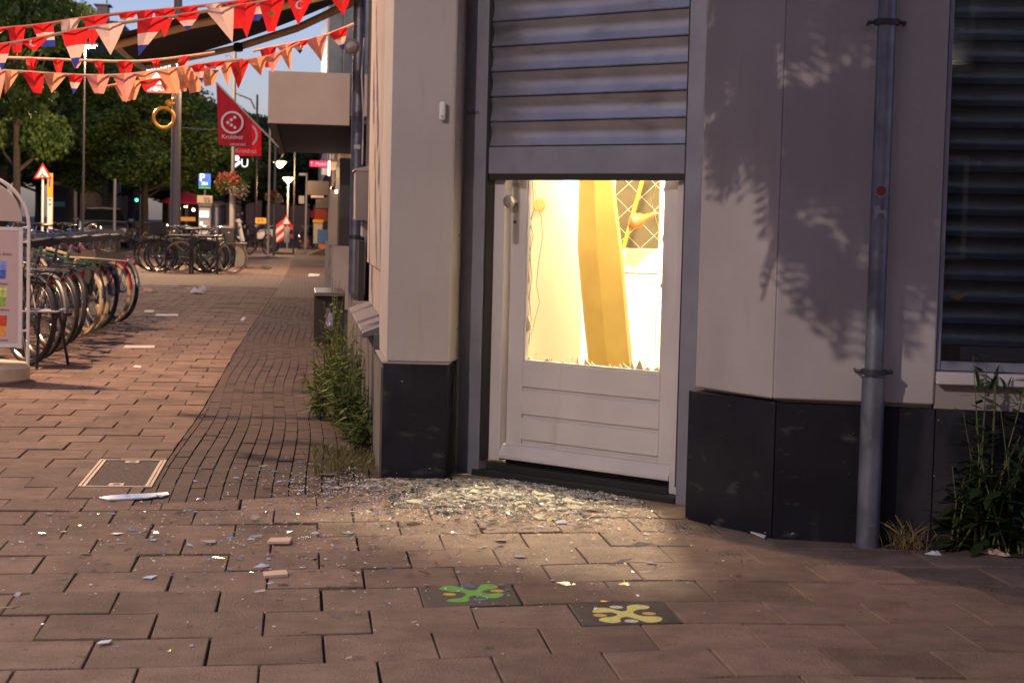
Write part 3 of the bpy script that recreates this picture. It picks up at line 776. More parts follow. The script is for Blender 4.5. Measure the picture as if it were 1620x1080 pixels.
# solid stick with an orange knob, standing in for a reflection in the inner pane
mb = MB().tube(iy(1026, 250, 10.2), iy(986, 394, 10.2), .012, n=8); st = mb.build('yellow_stick', m_stick, smooth=True)
tag(st, 'slanted yellow stick with an orange handle standing in for a reflection in the diamond wired pane', 'stick')
c = iy(1008, 349, 10.17)
MB().lathe([(.012, -.05), (.04, -.03), (.045, 0), (.035, .03), (.02, .05), (.012, .12)], c, 12, ax=(.9, 0, .35)).build('handle', m_orange, st, smooth=True)
P = AY(852, 324, 9.53); MB().lathe([(.03, 0), (.036, .012), (.03, .02)], P, 18, ax=(0, -1, 0)).build('wall_button', mat('dull_yellow_knob', (.42, .30, .12), .6), B)
# ceiling lamp of the room (lit)
cl = empty('ceiling_lamp', (1.75, 9.0, 2.6), 'warm ceiling lamp lighting the room behind the broken door', 'ceiling lamp')
MB().lathe([(.09, -.10), (.12, -.06), (.12, -.02), (.05, -.001)], (1.75, 9.0, 2.6), 16).build('lamp_shade', m_bulbw, cl, smooth=True)
lamp('room_light', (1.75, 9.0, 2.38), ROOM_W, (1, .82, .54), .10, cl)

# downpipe right, with brackets and stickers
dp = empty('downpipe'); dp.parent = B
pb = FB.p(.352, -.075, 0); 
zt = AY(1372, 596, pb.y).z
MB().tube((pb.x, pb.y, -.02), (pb.x, pb.y, zt), .0425, n=24).build('lower_pipe', m_galv, dp, smooth=True)
MB().tube((pb.x, pb.y, zt + .001), (pb.x, pb.y, HT), .034, n=24).build('upper_pipe', m_galv, dp, smooth=True)
for py in (35, 588):
    zc = AY(1385, py, pb.y).z
    mb = MB().lathe([(.043, -.010), (.0465, -.010), (.0465, .010), (.043, .010)], (pb.x, pb.y, zc), 20)
    if True:
        for sg in (-1, 1):
            a0 = pb + FB.u * sg * .045; a1 = pb + FB.u * sg * .066 + FB.n * .01
            mb.tube((a0.x, a0.y, zc), (a1.x, a1.y, zc), .007, n=8)
            mb.tube((a1.x, a1.y, zc), (a1.x + FB.n.x * .085, a1.y + FB.n.y * .085, zc), .005, n=8)
    mb.build('pipe_bracket', m_iron, dp, smooth=True)
def on_pipe(px, py, r=.0348):
    d = ray(px, py); o = CP
    a = d.x ** 2 + d.y ** 2; b_ = 2 * ((o.x - pb.x) * d.x + (o.y - pb.y) * d.y); c_ = (o.x - pb.x) ** 2 + (o.y - pb.y) ** 2 - r * r
    dis = b_ * b_ - 4 * a * c_
    t = (-b_ - math.sqrt(max(dis, 0))) / 2 / a; return o + d * t
m_strd = mat('sticker_red', (.22, .035, .04), .5); m_strl = mat('sticker_rim', (.28, .25, .28), .5); m_stp = mat('sticker_paper', (.32, .30, .36), .6)
xc = proj((pb.x, pb.y, 1.3))[0]
pts = [on_pipe(xc + 1 + 10 * math.cos(2 * PI * k / 20), 302 + 10 * math.sin(2 * PI * k / 20)) for k in range(20)]
dpc = on_pipe(xc + 1, 302); 
mb = MB(); mb.add([on_pipe(xc + 1, 302, .0352)] + pts, [[0, 1 + k, 1 + (k + 1) % 20] for k in range(20)]); stk = mb.build('sticker', m_strl, dp, fixn=False)
mb = MB(); mb.add([on_pipe(xc + 1, 302, .0358)] + [on_pipe(xc + 1 + 8 * math.cos(2 * PI * k / 20), 302 + 8 * math.sin(2 * PI * k / 20), .0355) for k in range(20)], [[0, 1 + k, 1 + (k + 1) % 20] for k in range(20)]); mb.build('sticker', m_strd, dp, fixn=False)
mb = MB(); mb.poly([on_pipe(xc + x, y, .0356) for x, y in ((-7, 303.5), (7, 303.5), (7, 305.5), (-7, 305.5))]).build('sticker', m_strl, dp, fixn=False)
mb = MB(); mb.poly([on_pipe(xc + x, y, .0354) for x, y in ((-11, 325), (-2, 325), (2, 334), (8, 331), (9, 345), (-9, 349))]).build('torn_sticker', m_stp, dp, fixn=False)

# side downpipe, meter box, cable
pl = AY(566, 200, 14.0)
lp = empty('side_downpipe'); lp.parent = B
X14 = AY(565, 250, 14.0).x
MB().tube((X14, 14.05, -.02), (X14, 14.05, HT), .048, n=20).build('pipe', m_galv, lp, smooth=True)
zc = AY(562, 375, 14.0).z
MB().lathe([(.049, -.015), (.056, -.015), (.056, .015), (.049, .015)], (X14, 14.05, zc), 16).build('pipe_bracket', m_iron, lp)
m_stw = mat('sticker_white', (.6, .6, .65), .5)
def lpq(px0, py0, px1, py1, m):
    a = AY(px0, py0, 13.995); b_ = AY(px1, py1, 13.995)
    MB().box(a.x, b_.x, 13.994, 13.999, b_.z, a.z).build('sticker', m, lp)
lpq(560, 229, 570, 236, m_stw)
a = AY(563, 270, 12.2); b_ = AY(590, 349, 12.2)
mbx = MB().box(a.x, b_.x, 12.2, 12.6, b_.z, a.z).build('meter_box', mat('meter_box_grey', (.25, .225, .215), .7), B, bevel=.004)
MB().hexa([(a.x - .012, 12.19, a.z), (b_.x + .012, 12.19, a.z), (b_.x + .012, 12.61, a.z), (a.x - .012, 12.61, a.z), (a.x - .012, 12.19, a.z + .012), (b_.x + .012, 12.19, a.z + .045), (b_.x + .012, 12.61, a.z + .045), (a.x - .012, 12.61, a.z + .012)]).build('box_lid', m_render2, mbx)
for f in (.25, .8): MB().box(b_.x + .001, b_.x + .012, 12.195, 12.215, a.z - (a.z - b_.z) * f - .015, a.z - (a.z - b_.z) * f + .015).build('hinge', m_black, mbx)
a = AY(572, 350, 12.4); b_ = AY(590, 376, 12.4)
MB().box(a.x, b_.x, 12.4, 12.6, b_.z, a.z).build('cable_box', m_lightpole, B, bevel=.01)
a = AY(565, 378, 12.9); b_ = AY(590, 470, 12.9)
MB().box(a.x + .05, .394, 12.7, 13.6, .55, 1.02).build('cellar_hatch', m_black, B)
MB().path([AY(576, 60, 13.8), AY(572, 120, 13.8), AY(575, 180, 13.8), AY(573, 260, 13.8)], .006, 6).build('cable', m_signwhite, B)

# street lamp and tree beside the photographer (outside the frame, they light and shade the facade)
def cf(X, Dp, z=0): return Vector((X * math.cos(TH) + Dp * math.sin(TH), Dp * math.cos(TH) - X * math.sin(TH), z))
LP = cf(-4.6, .2, 5.2)
sl = empty('street_lamp', (LP.x - .5, LP.y, 0), 'tall grey street lamp beside the photographer lighting the corner facade', 'street lamp')
MB().tube((LP.x - .5, LP.y, 0), (LP.x - .5, LP.y, 5.5), .07, .045, 12).path([(LP.x - .5, LP.y, 5.4), (LP.x - .35, LP.y, 5.5), (LP.x, LP.y, 5.48)], .03, 8).build('pole', m_pole, sl, smooth=True)
MB().lathe([(.02, .30), (.16, .24), (.2, .18), (.19, .16)], (LP.x, LP.y, 5.2), 16).build('lamp_shade', m_pole, sl, smooth=True)
MB().lathe([(.05, .155), (.09, .12), (.05, .08)], (LP.x, LP.y, 5.2), 12).build('bulb', m_bulbw, sl, smooth=True)
lamp('lamp_light', LP, LAMP_W, (1, .82, .72), .026, sl)
# houses on the other side of the square, behind the camera: they close the sky off as the real ones do
def plain_house(name, x0, x1, y0, y1, h, m, label, nwin, face):
    e = empty(name, ((x0 + x1) / 2, (y0 + y1) / 2, 0), label, 'house')
    MB().box(x0, x1, y0, y1, -.03, h).build('wall', m, e)
    MB().hexa([(x0 - .3, y0 - .3, h + .001), (x1 + .3, y0 - .3, h + .001), (x1 + .3, y1 + .3, h + .001), (x0 - .3, y1 + .3, h + .001), (x0 + .6, (y0 + y1) / 2 - .2, h + 2.6), (x1 - .6, (y0 + y1) / 2 - .2, h + 2.6), (x1 - .6, (y0 + y1) / 2 + .2, h + 2.6), (x0 + .6, (y0 + y1) / 2 + .2, h + 2.6)]).build('roof', m_roof, e)
    for k in range(nwin):
        for f in range(int(h // 2.9)):
            z = .8 + f * 2.9
            if face in 'yY':
                cx = x0 + (x1 - x0) * (k + .5) / nwin; yy = y1 if face == 'y' else y0
                w = MB().box(cx - .6, cx + .6, yy - .05, yy + .05, z, z + 1.6).build('window', m_housebeige, e)
                MB().box(cx - .52, cx + .52, yy - .06, yy + .06, z + .08, z + 1.52).build('pane', m_winglass, w)
            else:
                cy = y0 + (y1 - y0) * (k + .5) / nwin; xx = x1 if face == 'x' else x0
                w = MB().box(xx - .05, xx + .05, cy - .6, cy + .6, z, z + 1.6).build('window', m_housebeige, e)
                MB().box(xx - .06, xx + .06, cy - .52, cy + .52, z + .08, z + 1.52).build('pane', m_winglass, w)
    return e
plain_house('town_house', -9, 1.5, -26, -15, 11, m_housebrick, 'dark brick house across the junction behind the photographer', 5, 'y')
plain_house('town_house', 2.2, 16, -25, -14.5, 10.5, m_housebeige, 'beige house across the junction behind the photographer', 6, 'y')
plain_house('town_house', -26, -14, -12, 9, 11, m_houselilac, 'pale house across the road at the photographer\'s left hand', 6, 'x')

# tree whose twigs hang between lamp and facade
def crown_cards(name, clumps, n, size, m, parent, seed, flat=.5, droop=.2):
    r = np.random.default_rng(seed)
    C = np.array([c[:3] for c in clumps]); R = np.array([c[3:6] for c in clumps])
    wgt = R.prod(1) ** .67; wgt = wgt / wgt.sum()
    k = r.choice(len(clumps), n, p=wgt)
    d = r.normal(size=(n, 3)); d /= np.linalg.norm(d, axis=1)[:, None]
    rad = r.uniform(.3, 1.25, n) ** .6
    P = C[k] + d * R[k] * rad[:, None]
    A = r.normal(size=(n, 3)); A[:, 2] *= flat; A /= np.linalg.norm(A, axis=1)[:, None]
    Bv = r.normal(size=(n, 3)); Bv -= A * (A * Bv).sum(1)[:, None]; Bv /= np.linalg.norm(Bv, axis=1)[:, None]
    s_ = size * r.uniform(.6, 1.35, n)
    return cards(name, P, A * s_[:, None] * .62, Bv * s_[:, None] * .36, m, parent, world=False)
t0 = cf(2.0, -1.4)
ct = empty('near_tree', t0, 'tree standing beside the photographer with twigs hanging between lamp and facade', 'tree')
MB().path([t0, t0 + Vector((0, .1, 2.2)), t0 + Vector((-.2, .3, 3.6)), t0 + Vector((-.5, .8, 5))], [.14, .11, .09, .05], 10).build('trunk', m_bark, ct, smooth=True)
br = MB(); LE = []
r_ = random.Random(5)
tips = []
# twigs hang where they stand between the lamp and the upper facade
def wallpt(px, py):
    f = FA if px < 1232 else FB
    s_, z_ = f.hit(px, py, 0); return f.p(s_, 0, z_)
cen = [(1140, 20, 22), (1195, 70, 22), (1150, 150, 20), (1212, 10, 20), (1140, 195, 14), (1200, 165, 22), (1180, -20, 20), (1262, -40, 12), (1285, 150, 18), (1350, 180, 24), (1280, 225, 20), (1330, 265, 22),
       (1400, 215, 24), (1440, 130, 22), (1455, 270, 18), (1425, 0, 24), (1365, -30, 16), (1480, 40, 20), (1262, 370, 6), (1350, 420, 7), (1475, 400, 8), (1400, 90, 20), (1480, 200, 16), (1385, 300, 16), (1130, 100, 18), (1220, 110, 14), (1165, -30, 25), (1150, 60, 20), (1345, 120, 16), (1430, 200, 22), (1310, 230, 18)]
for k in range(108):
    c0 = cen[k % len(cen)]; wp_ = wallpt(c0[0] + r_.gauss(0, c0[2]), c0[1] + r_.gauss(0, c0[2])); tt = r_.uniform(.62, .71)
    tips.append(LP.lerp(wp_, tt))
top = t0 + Vector((-.3, .5, 4.2))
hubs = [LP.lerp(wallpt(x, -260), .66) for x in (1130, 1230, 1330, 1430, 1520)]
for hb_ in hubs: br.path([top, top.lerp(hb_, .5) + Vector((0, 0, .5)), hb_], [.04, .03, .012], 6)
for tp in tips:
    hb_ = min(hubs, key=lambda q: (q - tp).length); mid = hb_.lerp(tp, .6) + Vector((r_.gauss(0, .03), r_.gauss(0, .03), 0)); br.path([hb_, mid, tp], [.005, .003, .0015], 3)
    # pinnate sprays along the outer half
    for q in range(4):
        b0 = mid.lerp(tp, .95 + .05 * q / 3); dr = Vector((r_.gauss(0, 1), r_.gauss(0, 1), r_.gauss(-.25, .3))).normalized()
        ln = r_.uniform(.05, .13); pts = [b0 + dr * ln * w + Vector((0, 0, -.12 * w * w)) for w in (0, .33, .66, 1)]
        br.path(pts, .002, 3)
        side = dr.cross(Vector((0, 0, 1))).normalized()
        for w in range(10):
            f = .1 + .9 * w / 9; bp_ = b0 + dr * ln * f + Vector((0, 0, -.12 * f * f))
            for sg in (-1, 1): LE.append((bp_ + side * sg * .026, side * sg * .029 + dr * .009, dr * .011))
br.build('branches', m_bark, ct)
off = np.array(root_off(ct))
cards('leaves', np.array([tuple(a) for a, _, _ in LE]), np.array([tuple(b) for _, b, _ in LE]), np.array([tuple(c) for _, _, c in LE]), m_leaf, ct)

L2 = cf(-5.6, 13.5, 5.0)
s2 = empty('street_lamp', (L2.x - .4, L2.y, 0), 'street lamp standing left of the menu stand lighting the bunting and awning', 'street lamp')
MB().tube((L2.x - .4, L2.y, 0), (L2.x - .4, L2.y, 5.3), .07, .045, 12).path([(L2.x - .4, L2.y, 5.25), (L2.x - .25, L2.y, 5.32), (L2.x, L2.y, 5.3)], .03, 8).build('pole', m_pole, s2, smooth=True)
MB().lathe([(.02, .30), (.16, .24), (.2, .18), (.19, .16)], L2, 16).build('lamp_shade', m_pole, s2, smooth=True)
MB().lathe([(.05, .155), (.09, .12), (.05, .08)], L2, 12).build('bulb', m_bulbw, s2, smooth=True)
lamp('lamp_light', L2, LAMP2_W, (1, .62, .38), .08, s2)

pc = cf(3.6, -2.2)  # tree added out of view, its crown keeps overhead sky light off the right facade
c2 = empty('near_tree', pc, 'added tree behind the photographer whose unseen high crown blocks the overhead sky light', 'tree')
MB().path([pc, pc + Vector((0, 0, 3)), pc + Vector((.2, .2, 7))], [.2, .16, .06], 10).build('trunk', m_bark, c2, smooth=True)
crown_cards('crown', [(r_.uniform(-3.6, 3.2), r_.uniform(-3.5, 4.2), r_.uniform(6.3, 9.5), 1.1, 1.1, .7) for _ in range(46)], 16000, .17, m_leafd, c2, 77)

# ================================================================ NEIGHBOURS ON THE RIGHT
N = empty('canopy_building', (.5, 24, 0), 'building next to the corner shop with deep grey boxed canopy over the pavement', 'building')
a = AY(425, 112, 22); b_ = AY(553, 199, 22)
MB().box(a.x, b_.x + .0, 22, 22.12, b_.z, a.z).build('canopy_fascia', m_render2, N, bevel=.006)
MB().box(a.x, a.x + .1, 22.121, 32, b_.z, a.z).build('canopy_fascia', m_render2, N)
MB().box(b_.x + .001, b_.x + 2, 22.05, 22.2, b_.z + .12, a.z).build('canopy_fascia', m_render2, N)
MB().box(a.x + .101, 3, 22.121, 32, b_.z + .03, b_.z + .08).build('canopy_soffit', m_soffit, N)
MB().box(a.x + .101, 3, 22.121, 32, a.z - .1, a.z - .04).build('canopy_roof', m_roof, N)
q0 = AY(521, 8, 24); 
up = MB().box(q0.x, 3.5, 24, 34, a.z, 7.5).build('upper_wall', m_render2, N)
for k, zz in enumerate((3.0, 4.2, 5.4, 6.6)):
    for j, xx in enumerate((q0.x + .01, q0.x + .2, q0.x + .39)):
        MB().box(xx, xx + .17, 23.97, 23.999, zz, zz + 1.15).build('facade_pane', m_blueglass, up)
MB().box(q0.x - .02, q0.x + .01, 23.95, 24.02, a.z, 7.5).build('corner_profile', m_lightpole, up)
for k in range(5):
    MB().box(q0.x - .012, q0.x - .002, 24.2 + k * 1.9, 25.9 + k * 1.9, 3.1, 6.9).build('facade_pane', m_blueglass, up)
def slabpx(name, x0, y0, x1, y1, yd, dep, m, par, bevel=0, ground=False):
    a = AY(x0, y0, yd); b_ = AY(x1, y1, yd)
    return MB().box(a.x, b_.x, yd, yd + dep, 0 if ground else b_.z, a.z).build(name, m, par, bevel=bevel)
slabpx('dark_pillar', 538, 250, 552, 398, 24, 3, m_black, N)
slabpx('pillar', 523, 300, 536, 388, 25, 2, m_render2, N)
slabpx('low_wall', 527, 389, 556, 470, 23.8, 4, m_render2, N, ground=True)
slabpx('low_wall', 520, 386, 527, 470, 25.5, 4, m_concrete, N, ground=True)
slabpx('shop_front', 553, 255, 600, 470, 24.6, 1, m_blackm, N, ground=True)
slabpx('wall_lamp', 530, 300, 534, 306, 24.9, .02, m_bulbw, N)
MB().box(.95, 1.2, 28, 33.9, 0, 2.3).build('shop_front', m_blackm, N)
# shops further on
Fh = empty('far_shop_row', (1.5, 60, 0), 'row of dark shop fronts farther along the right side of the street', 'building')
MB().box(1.15, 9, 35, 150, 0, 6.5).build('wall', m_housebrick, Fh)
for k in range(14):
    y = 37 + k * 8
    w = MB().box(1.05, 1.149, y, y + 5.5, .5, 2.5).build('window', m_black, Fh); MB().box(1.03, 1.049, y + .2, y + 5.3, .6, 2.4).build('pane', m_winglass, w)
    w = MB().box(1.08, 1.149, y + 1, y + 2.4, 3.6, 5.2).build('window', m_signwhite, Fh); MB().box(1.06, 1.079, y + 1.1, y + 2.3, 3.7, 5.1).build('pane', m_winglass, w)
slabpx('awning', 487, 286, 520, 309, 62, 5, m_soffit, Fh)
slabpx('awning', 492, 309, 512, 313, 62, 3, m_render2, Fh)
slabpx('awning', 500, 310, 522, 330, 74, 5, m_blackm, Fh)
o = slabpx('orange_tarpaulin', 498, 329, 517, 350, 84, .3, mat('orange_tarp', (.75, .12, .04), .7), None); tag(o, 'orange tarpaulin screen standing behind the wheelie bins', 'tarpaulin')
o = slabpx('banner', 491, 333, 498, 345, 90, .1, m_red, None); tag(o, 'small dark red banner left of the orange tarpaulin', 'banner')
# blade signs
sg = empty('shop_sign', AY(505, 259, 40), 'flat magenta lit shop sign with white lettering hanging under the canopy', 'sign')
slabpx('panel', 490, 254, 518, 264.5, 40, .08, m_magenta, sg)
text('T  Mobile', AY(505, 259.5, 39.99), .10, m_signwhite, sg)
o = slabpx('tube_light', 519, 255, 522, 278, 39.5, .06, m_litwhite, None); tag(o, 'upright white tube light beside the magenta sign', 'light')
o = slabpx('beige_sign', 523, 256, 533, 269, 39, .08, mat('lit_beige_sign', (.7, .45, .25), .5, emis=(.8, .42, .2), es=.35), None); tag(o, 'small square beige sign right of the white tube light', 'sign')
o = slabpx('poster_board', 509, 266, 518, 277, 42, .08, m_paper, None); tag(o, 'pale blue poster board hanging below the magenta sign', 'sign')
lamp('canopy_light', AY(515, 300, 39), 60, (1, .85, .7), .3)

# ================================================================ SHOPS ON THE LEFT
Lh = empty('pale_shop_house', (-13, 62, 0), 'pale lilac shop house at far left behind the tree trunk', 'house')
MB().box(-24, -11.8, 56, 68, 0, 9).build('wall', m_houselilac, Lh)
MB().hexa([(-24.3, 55.7, 9.001), (-11.5, 55.7, 9.001), (-11.5, 68.3, 9.001), (-24.3, 68.3, 9.001), (-20, 57, 12), (-16, 57, 12), (-16, 67, 12), (-20, 67, 12)]).build('roof', m_roof, Lh)
for k in range(2):
    for f in range(3):
        w = MB().box(-11.83, -11.7, 57.5 + k * 5, 61 + k * 5, .6 + f * 3, 2.5 + f * 2.9).build('window', m_signwhite if f else m_blackm, Lh)
        MB().box(-11.72, -11.68, 57.7 + k * 5, 60.8 + k * 5, .8 + f * 3, 2.4 + f * 2.9).build('pane', m_winglass, w)
for k in range(3):
    w = MB().box(-15.2 + k * 1.15, -14.3 + k * 1.15, 55.9, 56.0, .3, 2.4).build('window', m_blackm, Lh)
Ls = empty('tavern_house', (-15, 84, 0), 'beige corner house with black tavern fascia and pale window posts', 'house')
xa = AY(78, 300, 80).x; xb = AY(148, 300, 80).x
MB().box(xa, xb, 80.4, 92, 0, 5.2).build('wall', m_housebeige, Ls)
MB().hexa([(xa - .3, 80, 5.201), (xb + .3, 80, 5.201), (xb + .3, 92.3, 5.201), (xa - .3, 92.3, 5.201), (xa + 1, 83, 8.2), (xb - .6, 83, 8.2), (xb - .6, 90, 8.2), (xa + 1, 90, 8.2)]).build('roof', m_roof, Ls)
f = slabpx('fascia', 82, 264, 144, 288, 80, .3, m_signblack, Ls)
P = AY(104, 281, 79.97); text('DE TANDE', P, .34, m_signwhite, f)
P = AY(104, 284.5, 79.97); text('CAFE', P, .14, m_signwhite, f)
for ang in (.6, -.6):
    c = AY(103, 270, 79.95)
    MB().obox(c, .05, .012, .28, (0, ang, 0)).obox(c + Vector((0, .012, 0)), .28 * .4, .01, .05, (0, ang, 0)).build('mill_cross', m_signwhite, f)
slabpx('ledge', 82, 288, 144, 291, 79.7, .6, m_signwhite, Ls)
slabpx('window', 84, 293, 112, 354, 80.2, .15, m_winglass, Ls)
slabpx('teal_band', 84, 319, 105, 327, 80.1, .05, mat('teal_band', (.06, .28, .27), .5), Ls)
slabpx('post', 116, 293, 121, 365, 79.9, .3, m_signwhite, Ls, ground=True)
slabpx('post', 127, 296, 136, 355, 79.9, .3, m_housebeige, Ls, ground=True)
slabpx('door', 121, 296, 127, 352, 80.1, .1, mat('dark_red_door', (.12, .03, .03), .5), Ls)
slabpx('low_wall', 80, 352, 104, 364, 79.5, .3, m_houselilac, Ls)
Dh = empty('chimney_house', (-16, 118, 0), 'tall dark slate roofed house with a big square chimney behind the awning', 'house')
x0_, x1_ = AY(98, 60, 118).x, AY(205, 60, 118).x
MB().box(x0_, x1_, 118, 130, 0, 9.8).build('wall', m_housebrick, Dh)
zt_ = AY(150, 29, 121).z
rf = MB().hexa([(x0_ - .4, 117.6, 9.801), (x1_ + .4, 117.6, 9.801), (x1_ + .4, 130.4, 9.801), (x0_ - .4, 130.4, 9.801), (AY(110, 30, 121).x, 121, zt_), (AY(196, 30, 121).x, 121, zt_ - .3), (AY(196, 30, 121).x, 127, zt_ - .3), (AY(110, 30, 121).x, 127, zt_)]).build('roof', m_roof, Dh)
a, b_ = AY(153, 8, 121.5), AY(170, 30, 121.5)
MB().box(a.x, b_.x, 121.5, 122.8, b_.z - .4, a.z).build('chimney', m_concrete, rf)
a, b_ = AY(148, 6, 121.3), AY(174.5, 8.5, 121.3)
MB().box(a.x, b_.x, 121.3, 123, b_.z, a.z).build('chimney_cap', m_concrete, rf)
a = AY(169, 6, 122); MB().tube((a.x, 122, a.z), (a.x, 122, a.z + 1.6), .04, n=6).build('aerial', m_iron, rf)
a = AY(155, 47, 117.5)
MB().prism([AY(144, 52, 117.5), AY(156, 36, 117.5), AY(167, 47, 117.5)], (0, 1.5, 0)).build('gable', m_housebeige, rf)
Rh = empty('slate_house', (-9, 135, 0), 'dark slate roof house showing between the trees left of the red flag', 'house')
x0_, x1_ = AY(300, 200, 135).x, AY(350, 200, 135).x
MB().box(x0_, x1_, 135, 145, 0, 7.4).build('wall', m_housebrick, Rh)
MB().prism([AY(296, 192, 134.5), AY(312, 155, 134.5), AY(352, 168, 134.5), AY(352, 192, 134.5)], (0, 11, 0)).build('roof', m_roof, Rh)
E2 = empty('end_house', (2, 190, 0), 'dark low house closing the far end of the street', 'house')
MB().box(-14, 12, 190, 200, 0, 7).build('wall', m_housebrick, E2)
MB().hexa([(-14.5, 189.5, 7.001), (12.5, 189.5, 7.001), (12.5, 200.5, 7.001), (-14.5, 200.5, 7.001), (-12, 194, 9.4), (10, 194, 9.4), (10, 196, 9.4), (-12, 196, 9.4)]).build('roof', m_roof, E2)

# ================================================================ TREES
def make_tree(seed, h0, h1, rx, n, m, size, trunk=.2, cz=None):
    e = empty('street_tree')
    r = random.Random(seed); cl = []
    H = h1 - h0
    for k in range(30):
        a_ = r.uniform(0, 2 * PI); f = r.random(); zz = h0 + H * (.08 + .88 * f)
        w = rx * math.sin(PI * (.18 + .75 * f)) ** .7
        rr = w * math.sqrt(r.random()) * .9
        s_ = r.uniform(.45, .95) * rx * .36
        cl.append((rr * math.cos(a_), rr * math.sin(a_), zz, s_ * 1.15, s_ * 1.15, s_ * .62))
    tr = MB(); tr.path([(0, 0, -.05), (.04, 0, h0 * .6), (0, .05, h0 + H * .35), (.1, 0, h0 + H * .8)], [trunk, trunk * .82, trunk * .6, trunk * .15], 8)
    for c in cl[:16]:
        st = Vector((0, 0, h0 * .75 + (c[2] - h0) * .45)); tr.path([st, st.lerp(Vector(c[:3]), .5) + Vector((0, 0, -.15)), Vector(c[:3])], [trunk * .35, trunk * .22, trunk * .06], 5)
    tr.build('trunk', m_bark, e, smooth=True)
    crown_cards('crown', cl, n, size, m, e, seed)
    return e
TA = make_tree(1, 2.7, 9.5, 3.4, 38000, m_leaf, .145, .22)
TB = make_tree(2, 2.4, 7.0, 2.8, 28000, m_leaf, .14, .17)
TC = make_tree(3, 2.6, 8.0, 3.6, 22000, m_leafd, .22, .2)
def place(proto, first, x, y, s, rz, label, group):
    o = proto if first else copy_tree(proto)
    o.location = (x, y, 0); o.scale = s if isinstance(s, tuple) else (s, s, s); o.rotation_euler = (0, 0, rz)
    tag(o, label, 'tree', group); return o
def gx(px, y): return AY(px, 350, y).x
TR = [
 (TA, -60, 34, (.6, .6, 1), 'large leafy tree at far left edge with its crown reaching over the bunting'),
 (TA, 26, 50, (.58, .58, 1), 'tree with thick dark trunk in front of the pale lilac house'),
 (TA, 111, 78, 1.0, 'tree whose straight trunk stands before the tavern house beside the black sign'),
 (TA, 175, 70, .78, 'tree behind the dark parked car, crown lit yellow green'),
 (TB, 228, 66, .90, 'bushy tree just left of the thick grey lamp pole'),
 (TB, 262, 84, 1.0, 'tree behind the thick grey lamp pole'),
 (TB, 318, 80, .80, 'tree behind the blue parking sign'),
 (TB, 352, 96, 1.0, 'tree behind the nearer dark red shop flag'),
 (TC, 60, 96, 1.05, 'dark tree between the tavern house and the pale house'),
 (TC, 145, 104, .9, 'dark tree in the row behind the tavern house'),
 (TC, 215, 112, .95, 'dark tree far back left of the thick lamp pole'),
 (TC, 290, 118, .85, 'dark tree far back behind the red parasol'),
 (TC, 385, 118, .92, 'dark tree far back below the curved lamp arms'),
 (TC, 418, 128, 1.0, 'dark tree far back beyond the white scooter'),
 (TC, 455, 140, 1.0, 'dark tree at the street end behind the two lit lamps'),
 (TC, 492, 150, 1.0, 'dark tree at the street end beside the orange tarpaulin'),
 (TC, 330, 150, 1.0, 'dark tree farthest away behind the slate roof'),
 (TC, 5, 70, 1.1, 'dark tree behind the pale house at the picture edge'),
]
used = set()
for k, (p, px, y, s_, lab) in enumerate(TR):
    place(p, p.name not in used, gx(px, y), y, s_, k * 1.7, lab, 'street trees'); used.add(p.name)

# ================================================================ AWNING on the side wall
aw = empty('awning', (-.3, 14.8, 2.8), 'dark extended cloth awning with cream folding arms on the side wall', 'awning')
y0, y1 = 13.35, 16.25
def AZ(px, py, y): return AY(px, py, y)
c00 = AZ(171, 57, y0); c01 = AZ(229, 106, y1); c11 = AZ(543, 0, y1); c10 = Vector((.41, y0, c11.z))
cl_ = MB(); 
n = 10
for i in range(n):
    for j in range(6):
        def pt(u_, v_):
            p = (c00.lerp(c10, u_)).lerp(c01.lerp(c11, u_), v_); return p + Vector((0, 0, -.05 * math.sin(PI * u_) - .02 * math.sin(PI * v_)))
        cl_.poly([pt(i / n, j / 6), pt((i + 1) / n, j / 6), pt((i + 1) / n, (j + 1) / 6), pt(i / n, (j + 1) / 6)])
cl_.build('cloth', m_awning, aw, smooth=True, angle=0)
MB().path([c00 + Vector((-.02, -.05, -.0)), c01 + Vector((-.02, .05, 0))], .035, 10).build('front_bar', m_beige, aw)
MB().path([c00 + Vector((0, .25, -.05)), AZ(300, 40, 13.75), AZ(420, 17, 13.8), AZ(556, -16, 13.7)], [.03, .032, .03, .03], 10).build('folding_arm', m_beige, aw, smooth=True)
MB().path([AZ(232, 106, 16.0), AZ(378, 75, 15.9)], [.026, .028], 10).build('folding_arm', m_beige, aw, smooth=True)
MB().path([AZ(376, 75, 15.9), AZ(470, 45, 15.8), AZ(562, 2, 15.6)], [.032, .033, .035], 10).build('folding_arm', m_beige, aw, smooth=True)
c = AZ(377, 75, 15.88); MB().lathe([(.03, -.035), (.042, -.03), (.042, .03), (.03, .035)], c, 12, ax=(0, .2, 1)).build('arm_joint', m_dark, aw)
MB().box(.33, .43, y0, y1 + .1, c11.z - .02, c11.z + .12).build('wall_case', m_beige, aw)

